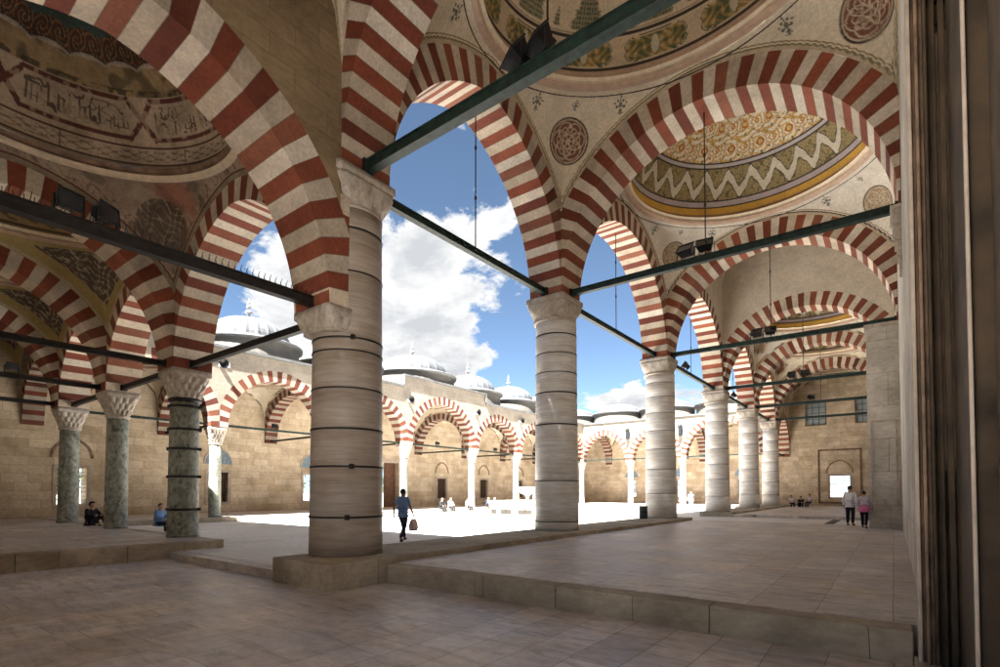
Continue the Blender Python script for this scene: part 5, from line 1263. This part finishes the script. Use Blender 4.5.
cb = nd.new('ShaderNodeCombineXYZ'); lk.new(mth('DIVIDE', sp.outputs['X'], den), cb.inputs[0]); lk.new(mth('DIVIDE', sp.outputs['Y'], den), cb.inputs[1])
def wn(scale, detail, rough, off):
    m = nd.new('ShaderNodeMapping'); m.inputs['Location'].default_value = off; lk.new(cb.outputs[0], m.inputs[0])
    n = nd.new('ShaderNodeTexNoise'); n.inputs['Scale'].default_value = scale; n.inputs['Detail'].default_value = detail; n.inputs['Roughness'].default_value = rough; n.inputs['Distortion'].default_value = .25
    lk.new(m.outputs[0], n.inputs['Vector']); return n.outputs['Fac']
base = wn(4.5, 10, .60, (3.1, 7.7, 0)); 
# placed cloud banks: direction (unit vector), angular size, weight
def dirpx(px, py):
    f, yaw, pit, cyy = 519.8, math.radians(37.15), math.radians(1.56), 477.5
    r = (px - 500) / f; u = (cyy - py) / f; fw = math.cos(pit) - u * math.sin(pit); up = math.sin(pit) + u * math.cos(pit)
    v = np.array((-math.sin(yaw) * fw + math.cos(yaw) * r, math.cos(yaw) * fw + math.sin(yaw) * r, up)); return v / np.linalg.norm(v)
tot = mth('MULTIPLY_ADD', base, 1.7, -.35)
for (px, py, k, wgt) in ((440, 280, 40, .32), (395, 350, 60, .22), (510, 255, 110, .26), (410, 225, 160, .12), (255, 250, 160, .24), (290, 325, 160, .22), (262, 290, 160, .10), (285, 215, 90, -.16), (240, 300, 200, -.12), (462, 362, 500, .30), (610, 395, 260, .34), (655, 405, 260, .28), (430, 130, 30, -.40), (545, 370, 90, -.30), (610, 270, 60, -.30), (222, 318, 260, -.18), (690, 330, 80, -.25), (560, 420, 250, -.1), (505, 345, 160, -.18)):
    dv = dirpx(px, py); vm = nd.new('ShaderNodeVectorMath'); vm.operation = 'DOT_PRODUCT'; lk.new(tc.outputs['Generated'], vm.inputs[0]); vm.inputs[1].default_value = tuple(dv)
    ex_ = mth('EXPONENT', mth('MULTIPLY', mth('SUBTRACT', vm.outputs['Value'], 1.0), float(k))); tot = mth('ADD', tot, mth('MULTIPLY', ex_, wgt))
cov = mth('DIVIDE', mth('SUBTRACT', tot, .54), .10, clamp=True)
shade = wn(6.5, 7, .6, (9.3, 1.2, 0)); shf = mth('DIVIDE', mth('SUBTRACT', mth('ADD', shade, mth('MULTIPLY', mth('SUBTRACT', tot, .62), -.5)), .22), .36, clamp=True)
cr = nd.new('ShaderNodeValToRGB'); cr.color_ramp.elements[0].color = (1.15, 1.19, 1.25, 1); cr.color_ramp.elements[1].color = (1.95, 1.95, 1.93, 1); lk.new(shf, cr.inputs[0])
mx = nd.new('ShaderNodeMix'); mx.data_type = 'RGBA'; lk.new(cov, mx.inputs[0]); tn = nd.new('ShaderNodeMix'); tn.data_type = 'RGBA'; tn.blend_type = 'MULTIPLY'; tn.inputs[0].default_value = 1; tn.inputs[7].default_value = (.84, .84, .72, 1); lk.new(sky.outputs[0], tn.inputs[6]); lk.new(tn.outputs[2], mx.inputs[6]); lk.new(cr.outputs[0], mx.inputs[7])
lk.new(mx.outputs[2], bg.inputs['Color']); out = nd.new('ShaderNodeOutputWorld'); lk.new(bg.outputs[0], out.inputs[0])

# ------------------------------------------------------------------ camera and render settings
cam = bpy.data.cameras.new('camera'); co = bpy.data.objects.new('camera', cam); COL.objects.link(co); scn.camera = co
cam.sensor_width = 36; cam.lens = 36 * .5198; cam.shift_y = .144; cam.clip_end = 2000; cam.clip_start = .05
co.location = (0, 0, 1.79); co.rotation_euler = (math.radians(90 + 1.56), 0, math.radians(37.15))
scn.view_settings.view_transform = 'Standard'; scn.view_settings.look = 'None'; scn.view_settings.gamma = 1; scn.view_settings.exposure = 3.6
scn.render.engine = 'CYCLES'; cy_ = scn.cycles
cy_.max_bounces = 10; cy_.diffuse_bounces = 8; cy_.glossy_bounces = 3; cy_.use_denoising = True; cy_.sample_clamp_indirect = 8
